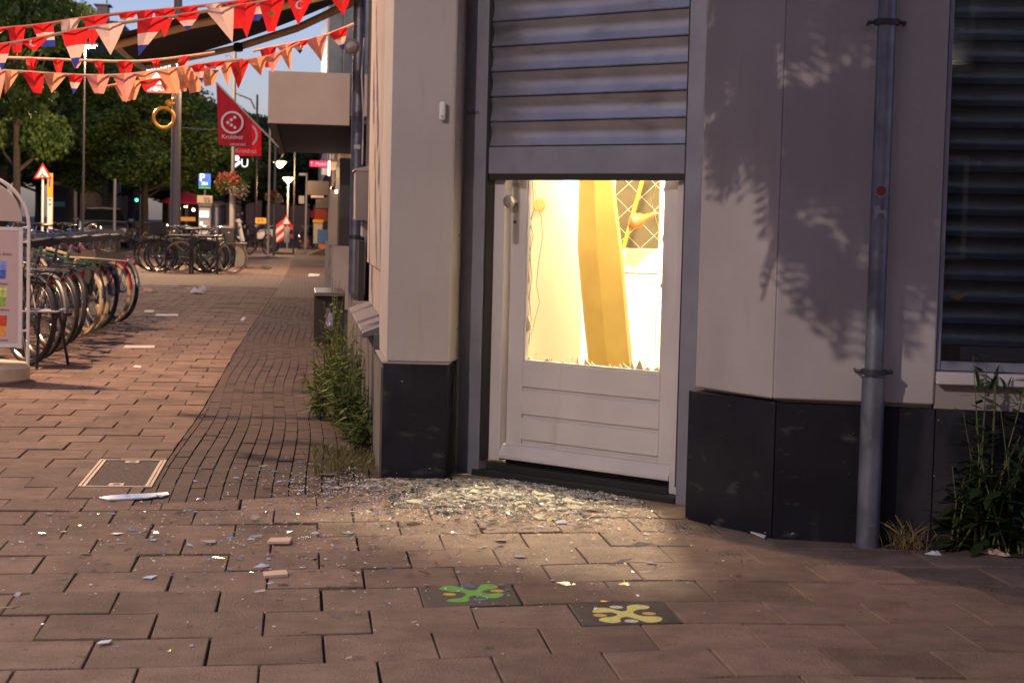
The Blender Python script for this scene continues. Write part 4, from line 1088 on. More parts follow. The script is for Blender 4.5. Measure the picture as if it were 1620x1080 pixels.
# ================================================================ BUNTING
m_pr = clothmat('pennant_red', (.68, .025, .03), .5); m_pw = clothmat('pennant_white', (.66, .5, .46), .5); m_pb = clothmat('pennant_blue', (.03, .06, .36), .4); m_po = clothmat('pennant_orange', (.74, .36, .2), .5); m_pp = clothmat('pennant_pink', (.72, .30, .26), .5)
m_star = mat('star_green', (.10, .30, .04), .7)
m_string = mat('bunting_tape', (.7, .2, .12), .7); m_string2 = mat('bunting_tape_cream', (.65, .42, .3), .7)
def bunting(pts, ys, tape, kinds, size, label, step, seed, flip=.25):
    r = random.Random(seed)
    P = [AY(x, y, yy) for (x, y), yy in zip(pts, ys)]
    # resample smooth
    L = [];
    for i in range(len(P) - 1):
        for k in range(8):
            t = k / 8; a0 = P[max(i - 1, 0)]; a1 = P[i]; a2 = P[i + 1]; a3 = P[min(i + 2, len(P) - 1)]
            L.append(.5 * ((2 * a1) + (-a0 + a2) * t + (2 * a0 - 5 * a1 + 4 * a2 - a3) * t * t + (-a0 + 3 * a1 - 3 * a2 + a3) * t ** 3))
    L.append(P[-1])
    size *= .77; step = (step[0] * .82, step[1] * .82)
    e = empty('bunting_string', L[0], label, 'bunting', 'strings of pennant bunting across the street')
    MB().path(L, .010, 4).build('tape', tape, e)
    acc = 0; i = 0; nxt = .06; k = 0
    cum = [0]
    for p, q in zip(L, L[1:]): cum.append(cum[-1] + (q - p).length)
    def at(d):
        for j in range(len(cum) - 1):
            if d <= cum[j + 1]: return L[j].lerp(L[j + 1], (d - cum[j]) / (cum[j + 1] - cum[j] + 1e-9))
        return L[-1]
    d = .05
    while d + size < cum[-1]:
        w = size * r.uniform(.7, 1.3); h = size * r.uniform(.95, 1.5)
        p0, p1 = at(d), at(d + w)
        kind = kinds[k % len(kinds)] if r.random() > .2 else r.choice(kinds); k += 1
        tilt = r.gauss(0, .45); fold = r.random() < flip
        tip = p0.lerp(p1, .5 + tilt * .5) + Vector((0, r.gauss(0, .35) * h, -h * (1 if not fold else r.uniform(.35, .65))))
        nx = (p1 - p0).normalized(); side = Vector((nx.y, -nx.x, 0)); 
        if side.y > 0: side = -side
        def row(t, bulge=.02): return (p0.lerp(tip, t) + side * bulge * math.sin(t * PI), p0.lerp(tip, t).lerp(p1.lerp(tip, t), .5) + side * (.05 * (1 - t)), p1.lerp(tip, t) - side * bulge * math.sin(t * PI))
        ts = [0, .38, .7, 1]; fm = 1 if r.random() > .35 else r.uniform(.45, .75)
        if fm < 1 and not fold: tip = tip + (tip - (p0 + p1) / 2) * (.9 / fm - 1) * .8
        cols = {'red': [0, 0, 0], 'nl': [0, 1, 2], 'orange': [3, 3, 3], 'pink': [4, 4, 4], 'white': [1, 1, 1], 'star': [0, 0, 0], 'moon': [0, 0, 0], 'en': [1, 0, 1]}[kind]
        mb = MB()
        for q in range(3):
            A_, B_ = row(ts[q] * fm), row((ts[q + 1] if q < 2 else .985) * fm); mb.cur = cols[q]
            mb.add([*A_, *B_], [[0, 1, 4, 3], [1, 2, 5, 4]])
        o = mb.build('pennant', [m_pr, m_pw, m_pb, m_po, m_pp], e, fixn=False)
        cc = row(.33)[1] + side * .012
        if kind == 'star':
            s5 = [cc + nx * (rr * math.sin(2 * PI * j / 10)) + Vector((0, 0, rr * math.cos(2 * PI * j / 10))) for j, rr in ((j, (.045 if j % 2 == 0 else .02) * size / .3) for j in range(10))]
            MB().poly(s5).build('star', m_star, o, fixn=False)
        if kind == 'moon':
            R_ = .05 * size / .3
            out = [cc + nx * (R_ * math.cos(t)) + Vector((0, 0, R_ * math.sin(t))) for t in [math.radians(40 + 280 * j / 14) for j in range(15)]]
            inn = [cc + nx * (R_ * .25 + R_ * .78 * math.cos(t)) + Vector((0, 0, R_ * .78 * math.sin(t))) for t in [math.radians(50 + 260 * j / 14) for j in range(15)]]
            mb = MB(); mb.add(out + inn, [[j, j + 1, 16 + j, 15 + j] for j in range(14)]); mb.build('crescent', m_signwhite, o, fixn=False)
        d += w * r.uniform(step[0], step[1])
bunting([(-30, 48), (60, 40), (130, 29), (200, 21), (280, 14), (360, 5), (440, -6)], [11.5] * 7, m_string, ['nl', 'red', 'nl', 'white', 'red', 'nl'], .17, 'topmost red taped bunting string with mostly Dutch tricolour pennants', (1.05, 1.7), 3)
bunting([(-30, 75), (50, 63), (110, 50), (190, 37), (280, 25), (380, 9), (470, -6), (560, -16)], [11] * 8, m_string2, ['nl', 'moon', 'star', 'white', 'nl', 'star', 'nl', 'red'], .20, 'second bunting string from the top with large crescent and star pennants', (1.05, 1.8), 4)
bunting([(-30, 90), (60, 93), (140, 96), (220, 97), (290, 90), (340, 83)], [13] * 6, m_string2, ['pink', 'red', 'star', 'pink', 'red'], .13, 'thin sagging middle bunting string with few small pennants', (1.5, 2.9), 6)
bunting([(-30, 110), (40, 114), (120, 119), (190, 119), (260, 111), (330, 100), (385, 94)], [12] * 7, m_string2, ['pink', 'orange', 'red', 'orange', 'nl', 'pink'], .165, 'low bunting string with faded pink and orange pennants at left', (.95, 1.5), 8, .2)
bunting([(168, 137), (210, 130), (260, 124), (310, 112), (370, 99), (430, 88), (475, 68)], [12.6] * 7, m_string, ['orange', 'orange', 'star', 'orange', 'pink', 'orange'], .165, 'lowest bunting string with orange pennants passing below the cafe sign', (.85, 1.1), 9, .12)
bunting([(400, 81), (440, 73), (480, 65), (520, 54), (560, 38)], [13.2] * 5, m_string2, ['star', 'pink', 'nl', 'pink', 'nl', 'star'], .165, 'right hand bunting string rising to the side wall downpipe', (.9, 1.3), 12)
# white ball and dark bundle by the downpipe
c = AY(556, 74, 13.6); o = MB().lathe([(.01, -.03), (.04, -.025), (.062, 0), (.04, .025), (.01, .03)], c, 16, ax=(0, 1, 0)).build('round_light', m_lightpole, smooth=True); tag(o, 'round pale disc fitting beside the upper side downpipe', 'fitting')

# ================================================================ STREET LAMPS AND POLES
def px_at(px, py, y): return AY(px, py, y)
def pole(name, px, ybase, py_top, y, r, m, label, cat, lean=0, parent=None):
    b_ = AY(px, 350, y); t_ = AY(px, py_top, y)
    e = empty(name, (b_.x, y, 0), label, cat)
    MB().tube((b_.x, y, 0), (b_.x, y, t_.z), r, r * .8, 12).build('pole', m, e, smooth=True)
    return e, b_.x, t_.z
# thick lamp pole with lit head
P1, x_, zt_ = pole('street_lamp', 277, 0, -60, 41, .115, m_pole, 'thick grey lamp pole with a small lit head behind the awning', 'street lamp')
h = AY(303, 79, 41); MB().path([(x_, 41, h.z + .12), (x_ + .15, 41, h.z + .18), (h.x, 41, h.z + .06)], .03, 8).build('arm', m_pole, P1, smooth=True)
MB().obox(h + Vector((0, 0, .03)), .13, .07, .03).build('lamp_head', m_pole, P1, bevel=.01)
MB().obox(h + Vector((0, 0, -.012)), .11, .055, .012).build('bulb', m_bulb, P1)
lamp('lamp_light', h + Vector((0, 0, -.1)), 420 * K, r=.08, parent=P1)
P2, x_, zt_ = pole('street_lamp', 131, 0, 55, 44, .035, m_iron, 'lamp pole with lit head glowing among the trees at left of the awning', 'street lamp')
h = AY(141, 73, 44); MB().path([(x_, 44, zt_), (x_ + .15, 44, zt_ + .08), (h.x, 44, h.z + .06)], .02, 8).build('arm', m_black, P2, smooth=True)
MB().obox(h + Vector((0, 0, .04)), .2, .1, .03).build('lamp_head', m_pole, P2, bevel=.01)
MB().obox(h + Vector((0, 0, -.012)), .13, .07, .025).build('bulb', m_bulb, P2)
lamp('lamp_light', h + Vector((0, 0, -.12)), 700 * K, r=.08, parent=P2)
for (px, py, y, lab, e_) in ((443, 258, 62, 'farther lit post lamp with a round cone head under the canopy corner', 130), (456, 283, 74, 'lit post lamp with flat dish head beside the warning triangle', 130)):
    h = AY(px, py, y); e = empty('post_lamp', (h.x, y, 0), lab, 'street lamp')
    if px == 456: MB().tube((h.x, y, 0), (h.x, y, h.z - .12), .035, .03, 8).build('pole', m_lightpole, e, smooth=True)
    else: MB().path([(h.x + .5, y, 0), (h.x + .5, y, h.z + .5), (h.x + .25, y, h.z + .6), (h.x, y, h.z + .13)], .03, 8).build('pole', m_iron, e, smooth=True)
    MB().lathe([(.05, -.16), (.2, 0), (.22, .04)], h, 16).build('bulb', m_bulb, e, smooth=True)
    MB().lathe([(.24, .041), (.2, .09), (.05, .14)], h, 16).build('lamp_cap', m_pole, e, smooth=True)
    lamp('lamp_light', h + Vector((0, -.7, -.3)), e_ * K, r=.1, parent=e)
for (px, py, y, r, m, lab) in ((425, 200, 58, .042, m_lightpole, 'slim pale pole standing left of the second flower basket'), (434, 225, 60, .05, m_pole, 'slim grey pole carrying the farther flower basket'),
                               (484, 274, 66, .05, m_lightpole, 'pale pole with a small unlit head near the shops'), (181, 283, 60, .05, m_lightpole, 'slim pole standing behind the dark parked car'),
                               (221, 290, 75, .05, m_pole, 'traffic light pole with small green light'), (404, 150, 72, .05, m_iron, 'tall thin pole with an empty curved arm beyond the red flags')):
    e, x_, z_ = pole('lamp_post' if 'light' not in lab else 'traffic_light', px, 0, py, y, r, m, lab, 'pole' if 'traffic' not in lab else 'traffic light')
    if 'green light' in lab:
        q = AY(216.5, 316.5, y); MB().obox(q, .13, .1, .42).build('signal_head', m_black, e); MB().lathe([(.07, 0), (.05, .03)], q + Vector((0, -.11, 0)), 10, ax=(0, -1, 0)).build('green_lens', m_green, e)
    if 'unlit head' in lab:
        q = AY(479, 276, y); MB().obox(q, .14, .08, .05).build('lamp_head', m_lightpole, e, bevel=.02)
        MB().obox(AY(477, 316, y), .1, .03, .14).build('small_sign', m_lightpole, e)
    if 'curved arm' in lab:
        MB().path([AY(371, 148, 61), AY(385, 153, 66), AY(397, 158, 70), AY(403, 172, 72)], .03, 6).build('arm', m_iron, e)
# pole behind the flags
P3, x_, zt_ = pole('flag_side_pole', 367.5, 0, 78, 46, .055, m_pole, 'grey pole with curved arm rising behind the dark red flag and the flower basket', 'pole')
MB().path([AY(368, 95, 46), AY(363, 88, 46), AY(356, 89, 46)], .02, 6).build('arm', m_pole, P3)
MB().tube((x_, 46, 0), (x_, 46, AY(367, 300, 46).z), .075, n=10).build('sleeve', m_lightpole, P3)
# flower baskets
def basket(px, py0, py1, w, y, label, seed):
    c = AY(px, (py0 + py1) / 2, y); e = empty('flower_basket', c, label, 'flower basket', 'hanging flower baskets on poles')
    hz = (AY(px, py0, y).z - AY(px, py1, y).z) / 2; hw = w / 2 / FP * y
    MB().lathe([(hw * .2, -hz * .55), (hw * .55, -hz * .25), (hw * .6, hz * .1)], c, 14).build('bowl', m_iron, e)
    r = random.Random(seed)
    cl = [(hw * .62 * math.cos(a), hw * .62 * math.sin(a), hz * r.uniform(-.3, .45), hw * .42, hw * .42, hz * .45) for a in [k * .7 for k in range(9)]] + [(0, 0, hz * .35, hw * .5, hw * .5, hz * .45)]
    crown_cards('foliage', cl, 1500, .045, m_weed, e, seed)
    cr = [(a, b, c_ + hz * .22, d, f_, g_) for a, b, c_, d, f_, g_ in cl if a < hw * .4]
    crown_cards('red_flowers', cr, 900, .055, clothmat('petal_red_%d' % seed, (.26, .05, .045), .2), e, seed + 1)
    cw = [(a * 1.02, b, c_ - hz * .30, d, f_, g_) for a, b, c_, d, f_, g_ in cl if a > -hw * .3]
    crown_cards('white_flowers', cw, 900, .045, clothmat('petal_white_%d' % seed, (.34, .28, .25), .2), e, seed + 2)
basket(367, 273, 317, 50, 45.6, 'big flower basket of red and white blooms on the pole above the planter', 21)
basket(433, 301, 321, 27, 59.6, 'smaller pinkish flower basket on the farther slim pole', 31)
# cafe sign box
e = empty('cafe_sign', AY(250, 120, 40.5), 'lit white cafe sign box with red band hanging on the thick lamp pole', 'sign')
slabpx('light_box', 232, 89, 269.5, 133, 40.6, .18, m_litwhite, e); slabpx('red_band', 232, 133.3, 269.5, 147, 40.6, .18, m_litred, e)
slabpx('side_panel', 270, 90, 279, 149, 40.6, .16, m_pole, e)
m_let = mat('sign_letters', (.12, .12, .13), .5)
text('KAFE', AY(253, 107, 40.59), .205, m_let, e); text('UNS', AY(240, 141, 40.59), .135, m_litwhite, e); text('BA.NL', AY(257, 141, 40.59), .135, m_litwhite, e)
# gold ring ornament
e = empty('ring_ornament', AY(259, 186, 40.6), 'golden diamond ring shaped sign hanging beside the thick lamp pole', 'ornament')
c = AY(259, 186.5, 40.6); MB().torus(c, (0, 1, 0), .22, .036, 32, 8).build('ring', m_gold, e, smooth=True)
q = AY(268, 164, 40.6); MB().lathe([(.02, -.08), (.1, .0), (.1, .035), (.06, .07)], q, 7, ax=(.3, 0, 1)).build('stone', m_gold, e)
MB().path([AY(268, 158, 40.6), AY(275, 155, 40.9)], .012, 6).build('hook', m_gold, e)
lamp('sign_spot', AY(262, 150, 39.6), 14, (1, .7, .4), .1)
# parking sign, bracket sign, parking machine
e = empty('parking_sign', AY(323, 300, 45), 'blue lit parking sign above a cream direction panel on a thin post', 'sign')
X_ = AY(324, 300, 45).x; MB().tube((X_, 45.08, 0), (X_, 45.08, AY(324, 290, 45).z), .03, n=8).build('post', m_pole, e)
slabpx('blue_panel', 314.5, 274.5, 333, 295, 45, .05, m_signblue, e); slabpx('green_strip', 314.5, 295.2, 333, 298.5, 45, .05, m_signgreen, e)
text('P', AY(320, 281.5, 44.98), .26, m_litwhite, e); text('701', AY(324, 291, 44.98), .11, m_litwhite, e)
slabpx('cream_panel', 312, 309, 336, 321.5, 44.9, .04, m_housebeige, e)
for (dx, dy) in ((-2.6, -2), (2.6, -2), (-1.8, 2.4), (3.4, 2.4)):
    slabpx('pictogram', 326.5 + dx - 1.7, 315 + dy - 1.4, 326.5 + dx + 1.7, 315 + dy + 1.4, 44.88, .015, m_let, e)
e = empty('parking_machine', (AY(324, 350, 43).x, 43, 0), 'grey parking machine with glowing white screen behind the bicycle cluster', 'parking machine')
slabpx('body', 314.5, 327, 333, 368, 43, .3, m_lightpole, e, bevel=.02, ground=True)
slabpx('housing', 313.5, 322, 335, 327, 42.98, .35, m_pole, e)
slabpx('screen', 316, 334, 330, 344, 42.97, .02, m_litwhite, e); slabpx('keypad', 316.5, 351, 320.5, 356.5, 42.97, .02, m_litwhite, e)
slabpx('shelf', 314, 368, 333, 370.5, 42.8, .2, m_steel, e)
# red parasol, blue van shape, yellow sign
e = empty('red_parasol', (AY(298, 320, 70).x, 70, 0), 'red terrace parasol behind the thick lamp pole', 'parasol')
X_ = AY(294, 320, 70).x; zc_ = AY(294, 305, 70).z; MB().tube((X_, 70, 0), (X_, 70, zc_), .03, n=6).build('pole', m_iron, e)
MB().lathe([(1.0, -.42), (1.0, -.36), (.5, -.12), (.04, .05)], (X_, 70, zc_), 8).build('cloth', m_red, e)
for px, py, wh in ((294, 327, 'middle'), (306, 332, 'right hand'), (283, 330, 'left hand')):
    q = AY(px, py, 72); o = MB().lathe([(.03, -.05), (.06, 0), (.03, .05)], q, 8).build('terrace_light', m_bulb); tag(o, '%s one of the tiny warm bulbs below the red parasol' % wh, 'light', 'terrace lights under the red parasol')
o = slabpx('terrace_banner', 286, 343, 309, 350, 66, .1, m_signyellow, None); tag(o, 'yellow strip banner below the red parasol', 'banner')
e = empty('advertising_column', (AY(346, 350, 52).x, 52, 0), 'dark blue rounded advertising column behind the parking machine', 'column')
X_ = AY(344, 340, 52).x; MB().lathe([(.19, 0), (.19, AY(344, 328, 52).z), (.17, AY(344, 326, 52).z)], (X_, 52, 0), 20).build('body', mat('navy_panel', (.02, .03, .07), .4), e, smooth=True)
MB().lathe([(.24, 0), (.24, .06), (.1, .14)], (X_, 52, AY(344, 326, 52).z), 20).build('cap', m_iron, e)
e = empty('yellow_sign', AY(412, 350, 64), 'yellow roadwork sign with black arrows behind the white scooter', 'sign')
slabpx('panel', 404, 344.5, 421, 354, 64, .05, m_signyellow, e)
for px in (409.5, 415): MB().prism([AY(px - 2, 347, 63.99), AY(px + 2, 347, 63.99), AY(px, 351.5, 63.99)], (0, -.01, 0)).build('arrow', m_let, e)
MB().box(AY(405, 350, 64).x, AY(406, 350, 64).x, 64.06, 64.1, 0, AY(405, 346, 64).z).build('leg', m_iron, e); MB().box(AY(419, 350, 64).x, AY(420, 350, 64).x, 64.06, 64.1, 0, AY(405, 346, 64).z).build('leg', m_iron, e)
# lit letters of a shop beyond the flags
e = empty('lit_shop_letters', AY(382, 255, 60), 'glowing white shop letters below the bright red flag', 'sign')
text('U', AY(387, 259, 60), .38, m_litwhite, e, ext=.03); MB().path([AY(370, 264, 60), AY(380, 256, 60)], .045, 8).build('bar', m_litwhite, e); MB().lathe([(.02, -.1), (.1, 0), (.02, .1)], AY(374, 250, 60), 10, ax=(0, 1, 0)).build('leaf_mark', m_litwhite, e)
MB().path([AY(369, 264.5, 60.1), AY(369, 246, 60.1), AY(400, 246, 60.1), AY(400, 256, 60.1)], .02, 6).build('sign_bracket', m_iron, e)
# flags on slanted poles
def flag(y, pts, m, cx, cy, rad, ty, label, small=None):
    e = empty('shop_flag', AY(pts[0][0], pts[0][1], y), label, 'flag', 'red shop flags on slanted poles')
    n = 10; mb = MB(); (xl, yt), (xr, yr), (xrb, yrb), (xlb, ylb) = pts
    g = []
    for j in range(n + 1):
        row = []
        for i in range(n + 1):
            u_, v_ = i / n, j / n
            X = (xl + (xr - xl) * u_) * (1 - v_) + (xlb + (xrb - xlb) * u_) * v_; Y = (yt + (yr - yt) * u_) * (1 - v_) + (ylb + (yrb - ylb) * u_) * v_
            row.append(AY(X, Y, y + .03 * math.sin(u_ * 9 + v_ * 2)))
        g.append(row)
    for j in range(n):
        for i in range(n): mb.poly([g[j][i], g[j][i + 1], g[j + 1][i + 1], g[j + 1][i]])
    mb.build('flag_cloth', m, e, smooth=True, angle=0, fixn=False)
    k = y / FP
    if rad: MB().torus(AY(cx, cy, y - .06), (0, 1, 0), rad * k, 1.6 * k, 32, 6, .3).build('logo_ring', m_litflag, e)
    if rad:
        for (dx, dy) in ((4, -8), (-1.5, -4.2), (-7, 0), (-1.5, 4), (4, 8)): MB().lathe([(2.4 * k, -.004), (2.4 * k, .004)], AY(cx + dx, cy + dy, y - .06), 12, ax=(0, 1, 0)).build('logo_dot', m_litflag, e)
    text('Kruidvat', AY(cx, ty, y - .06), 9.5 * k, m_litflag, e)
    if small: text(small, AY(cx + 9, ty + 12, y - .06), 5.0 * k, m_litflag, e)
    return e
m_litflag = mat('flag_print', (.6, .55, .65), .6)
e = flag(27, [(342, 132), (399, 190), (399, 236), (346, 229)], m_flagred, 367.5, 194, 16, 217, 'nearer dark red shop flag with white ring logo and white lettering', 'KRUIDVAT')
MB().path([AY(342, 131, 27), AY(441, 233, 27)], .014, 6).build('flag_pole', m_lightpole, e)
e = flag(31, [(398, 189), (413.5, 206), (413.5, 247), (370, 246)], m_flagred2, 389, 214, 17, 239, 'farther bright red shop flag showing half its ring logo')
MB().path([AY(390, 182, 31), AY(452, 240, 31)], .014, 6).build('flag_pole', m_lightpole, e)
# overhead wires
for k, (a_, b_, lab) in enumerate((((288, 202), (345, 205), 'thin overhead wire between lamp pole and nearer red flag'),)):
    o = MB().path([AY(*a_, 34), AY((a_[0] + b_[0]) / 2, (a_[1] + b_[1]) / 2 + 1, 38), AY(*b_, 42)], .006, 4).build('overhead_wire', m_iron); tag(o, lab, 'wire')

# ================================================================ ROADWORKS, BINS, BENCH, PLANTERS
def tri_sign(e, px, py0, py1, w, y, m_fill=m_signwhite):
    a_ = AY(px, py0, y); b_ = AY(px - w / 2, py1, y); c_ = AY(px + w / 2, py1, y); g = (a_ + b_ + c_) / 3
    MB().prism([a_, b_, c_], (0, .02, 0)).build('sign_border', m_signred, e, bevel=.008)
    MB().prism([g.lerp(p, .68) + Vector((0, -.004, 0)) for p in (a_, b_, c_)], (0, .003, 0)).build('sign_face', m_fill, e)
    return g
e = empty('warning_sign', (AY(68, 350, 46).x, 46, 0), 'red bordered roadwork triangle on a white post before the pale shop house', 'sign')
g = tri_sign(e, 67.5, 258, 283, 30, 46)
k = 46 / FP
MB().path([g + Vector((.5 * k, -.012, 3 * k)), g + Vector((-1 * k, -.012, -1 * k)), g + Vector((-4 * k, -.012, -5 * k))], 1.0 * k, 5).build('worker_figure', m_let, e)
MB().path([g + Vector((-1 * k, -.012, -1 * k)), g + Vector((3 * k, -.012, -4 * k))], .8 * k, 5).build('worker_figure', m_let, e)
MB().prism([g + Vector((0, -.012, -6 * k)), g + Vector((7 * k, -.012, -6 * k)), g + Vector((4 * k, -.012, -2 * k))], (0, -.003, 0)).build('sand_heap', m_let, e)
MB().tube((AY(67, 350, 46.05).x, 46.05, 0), (AY(67, 350, 46.05).x, 46.05, AY(67, 275, 46).z), .03, n=8).build('post', m_signwhite, e)
e = empty('info_column', (AY(79, 350, 48).x, 48, 0), 'slim orange and white information column beside the warning triangle', 'column')
slabpx('body', 75, 312, 82.5, 350, 48, .12, m_signwhite, e, ground=True); slabpx('orange_band', 75, 274, 82.5, 311.8, 48, .12, m_signyellow, e); slabpx('blue_stripe', 77.5, 279, 80, 295, 47.98, .02, mat('violet_print', (.12, .06, .3), .5), e)
for py in (315, 322): slabpx('print_mark', 77, py, 81, py + 2, 47.98, .02, m_let, e)
e = empty('roadwork_barrier', (AY(450, 390, 62).x, 62, 0), 'red and white striped roadwork barrier with warning triangle on the pavement', 'barrier')
for (x0, x1) in ((437, 449),):
    n = 5
    for i in range(n):
        m_ = m_signred if i % 2 == 0 else m_signwhite; ya, yb_ = 350 + 34 * i / n, 350 + 34 * (i + 1) / n
        MB().prism([AY(x0, min(yb_ + 6, 384), 62), AY(x1, yb_ - 4, 62), AY(x1, ya - 4, 62), AY(x0, min(ya + 6, 384), 62)], (0, .04, 0)).build('striped_board', m_, e)
slabpx('board', 450, 358, 458, 384, 62, .04, m_lightpole, e); slabpx('red_board', 458.5, 356, 466, 364, 62, .04, m_signred, e); slabpx('red_board', 458.5, 371, 466, 377, 62, .04, m_signred, e)
tri_sign(e, 453, 340, 356, 17, 61.8); MB().box(AY(437, 380, 62.3).x, AY(466, 380, 62.3).x, 61.9, 62.7, 0, .07).build('foot', m_dark, e)
for k2, (px, y) in enumerate(((481.5, 82), (486, 80))):
    q = AY(px, 350, y); e = empty('traffic_cone', (q.x, y, 0), ('small orange traffic cone lying left of its neighbour' if k2 == 0 else 'orange traffic cone standing right of its neighbour'), 'traffic cone', 'orange cones in the distance')
    MB().lathe([(.16, .03), (.03, .5)], (q.x, y, 0), 10).build('cone', m_orange, e); MB().box(q.x - .2, q.x + .2, y - .2, y + .2, 0, .03).build('base', m_orange, e)
e = empty('wheelie_bin', (AY(503, 390, 78).x, 78, 0), 'cream wheelie bin with bright yellow lid near the shops', 'wheelie bin')
slabpx('body', 496, 353, 510, 386, 78, .6, m_cream, e, bevel=.02); slabpx('lid', 495, 347, 512, 352.8, 77.95, .7, m_signyellow, e, bevel=.02); slabpx('base', 497.5, 386, 503.5, 392, 78.02, .5, mat('dark_blue_plastic', (.02, .03, .12), .4), e)
e = empty('blue_crate', (AY(511, 380, 76).x, 76, 0), 'blue plastic bin standing on an orange crate', 'bin')
m_bp = mat('blue_plastic', (.02, .09, .3), .45)
slabpx('body', 502.5, 363, 518, 385, 76, .5, m_bp, e, bevel=.01)
o = slabpx('orange_crate', 504, 386, 519, 393.5, 76, .5, m_orange, None, bevel=.01); tag(o, 'orange crate underneath the blue plastic bin', 'crate')
e = empty('entrance_ramp', (AY(505, 400, 60).x, 60, 0), 'pale wooden ramp plank leading up to a shop door', 'ramp')
mb = MB(); mb.prism([G(484, 403), G(522, 403), AY(521, 391, 63), AY(516, 392, 63)], (0, .03, .02)); mb.build('plank', m_housebeige, e)
# black bench: flat seat, two slab legs
a_ = G(497, 545); b_ = G(544, 545); zs_ = AY(500, 468, 16.95).z
m_bench = mat('bench_black', (.010, .010, .011), .6)
e = empty('black_bench', ((a_.x + b_.x) / 2, 17.5, 0), 'low black bench against the wall of the canopy building', 'bench')
MB().box(a_.x, b_.x, 16.9, 18.1, zs_ - .0, zs_ + .035).build('seat', mat('bench_top', (.10, .10, .09), .35, spec=.6), e, bevel=.004)
MB().box(a_.x + .0, a_.x + .10, 16.93, 17.03, 0, zs_ - .001).build('leg', m_bench, e); MB().box(b_.x - .1, b_.x, 16.93, 17.03, 0, zs_ - .001).build('leg', m_bench, e)
MB().box(a_.x, a_.x + .1, 17.95, 18.05, 0, zs_ - .001).build('leg', m_bench, e); MB().box(b_.x - .1, b_.x, 17.95, 18.05, 0, zs_ - .001).build('leg', m_bench, e)
MB().box(a_.x + .01, b_.x - .01, 16.94, 16.98, zs_ - .11, zs_ - .001).build('apron', m_bench, e); MB().box(a_.x + .02, b_.x - .02, 17.0, 18.0, .06, .14).build('lower_rail', m_bench, e)
c = AY(527, 481, 17.2); o = MB().obox((c.x, 17.25, .16), .045, .03, .02, (0, .3, .4)).obox((c.x - .01, 17.25, .26), .03, .004, .10, (0, .35, .2)).build('rubbish_bag', mat('blue_white_print', (.4, .4, .75), .5)); tag(o, 'crumpled blue and white packet lying under the black bench', 'packet')
# planter and stone block by the basket pole
e = empty('planter_box', (AY(361, 380, 44).x, 44, 0), 'dark square planter box with pale rim at the foot of the flower basket pole', 'planter')
slabpx('box', 350, 361, 370, 407, 44, .6, m_iron, e, bevel=.01, ground=True); slabpx('rim', 352, 357.5, 368.5, 361, 43.98, .62, m_lightpole, e)
o = slabpx('stone_block', 373, 386, 389, 407, 43.5, .7, m_concrete, None, bevel=.02, ground=True); tag(o, 'low concrete block in front of the white scooter', 'block')
MB().box(o.location.x, o.location.x, 0, 0, 0, 0)
o = slabpx('block_top', 371.5, 384, 390, 386, 43.45, .75, m_lightpole, o, bevel=.01)
e = empty('black_container', (AY(162, 390, 56).x, 56, 0), 'tall black container with slanted lid standing behind the row of bicycles', 'container')
slabpx('body', 138, 372, 186, 408, 56, .8, m_blackm, e, bevel=.03, ground=True)
MB().hexa([AY(137, 372, 55.9), AY(187, 374, 55.9), AY(187, 374, 56.9), AY(137, 372, 56.9), AY(142, 366, 55.9), AY(180, 364, 55.9), AY(180, 364, 56.9), AY(142, 366, 56.9)]).build('lid', m_iron, e)
# hedge planter
e = empty('hedge_planter', (AY(100, 365, 75).x, 75, 0), 'low clipped green hedge in front of the tavern house', 'hedge')
a_ = AY(86, 375, 75); b_ = AY(132, 363, 75)
crown_cards('foliage', [((i + .5) / 8 * (b_.x - a_.x) - (b_.x - a_.x) / 2, 0, .55, .25, .3, .28) for i in range(8)], 2500, .10, m_leaf, e, 5)
MB().box(a_.x, b_.x, 74.8, 75.3, 0, .4).build('planter', m_concrete, e)

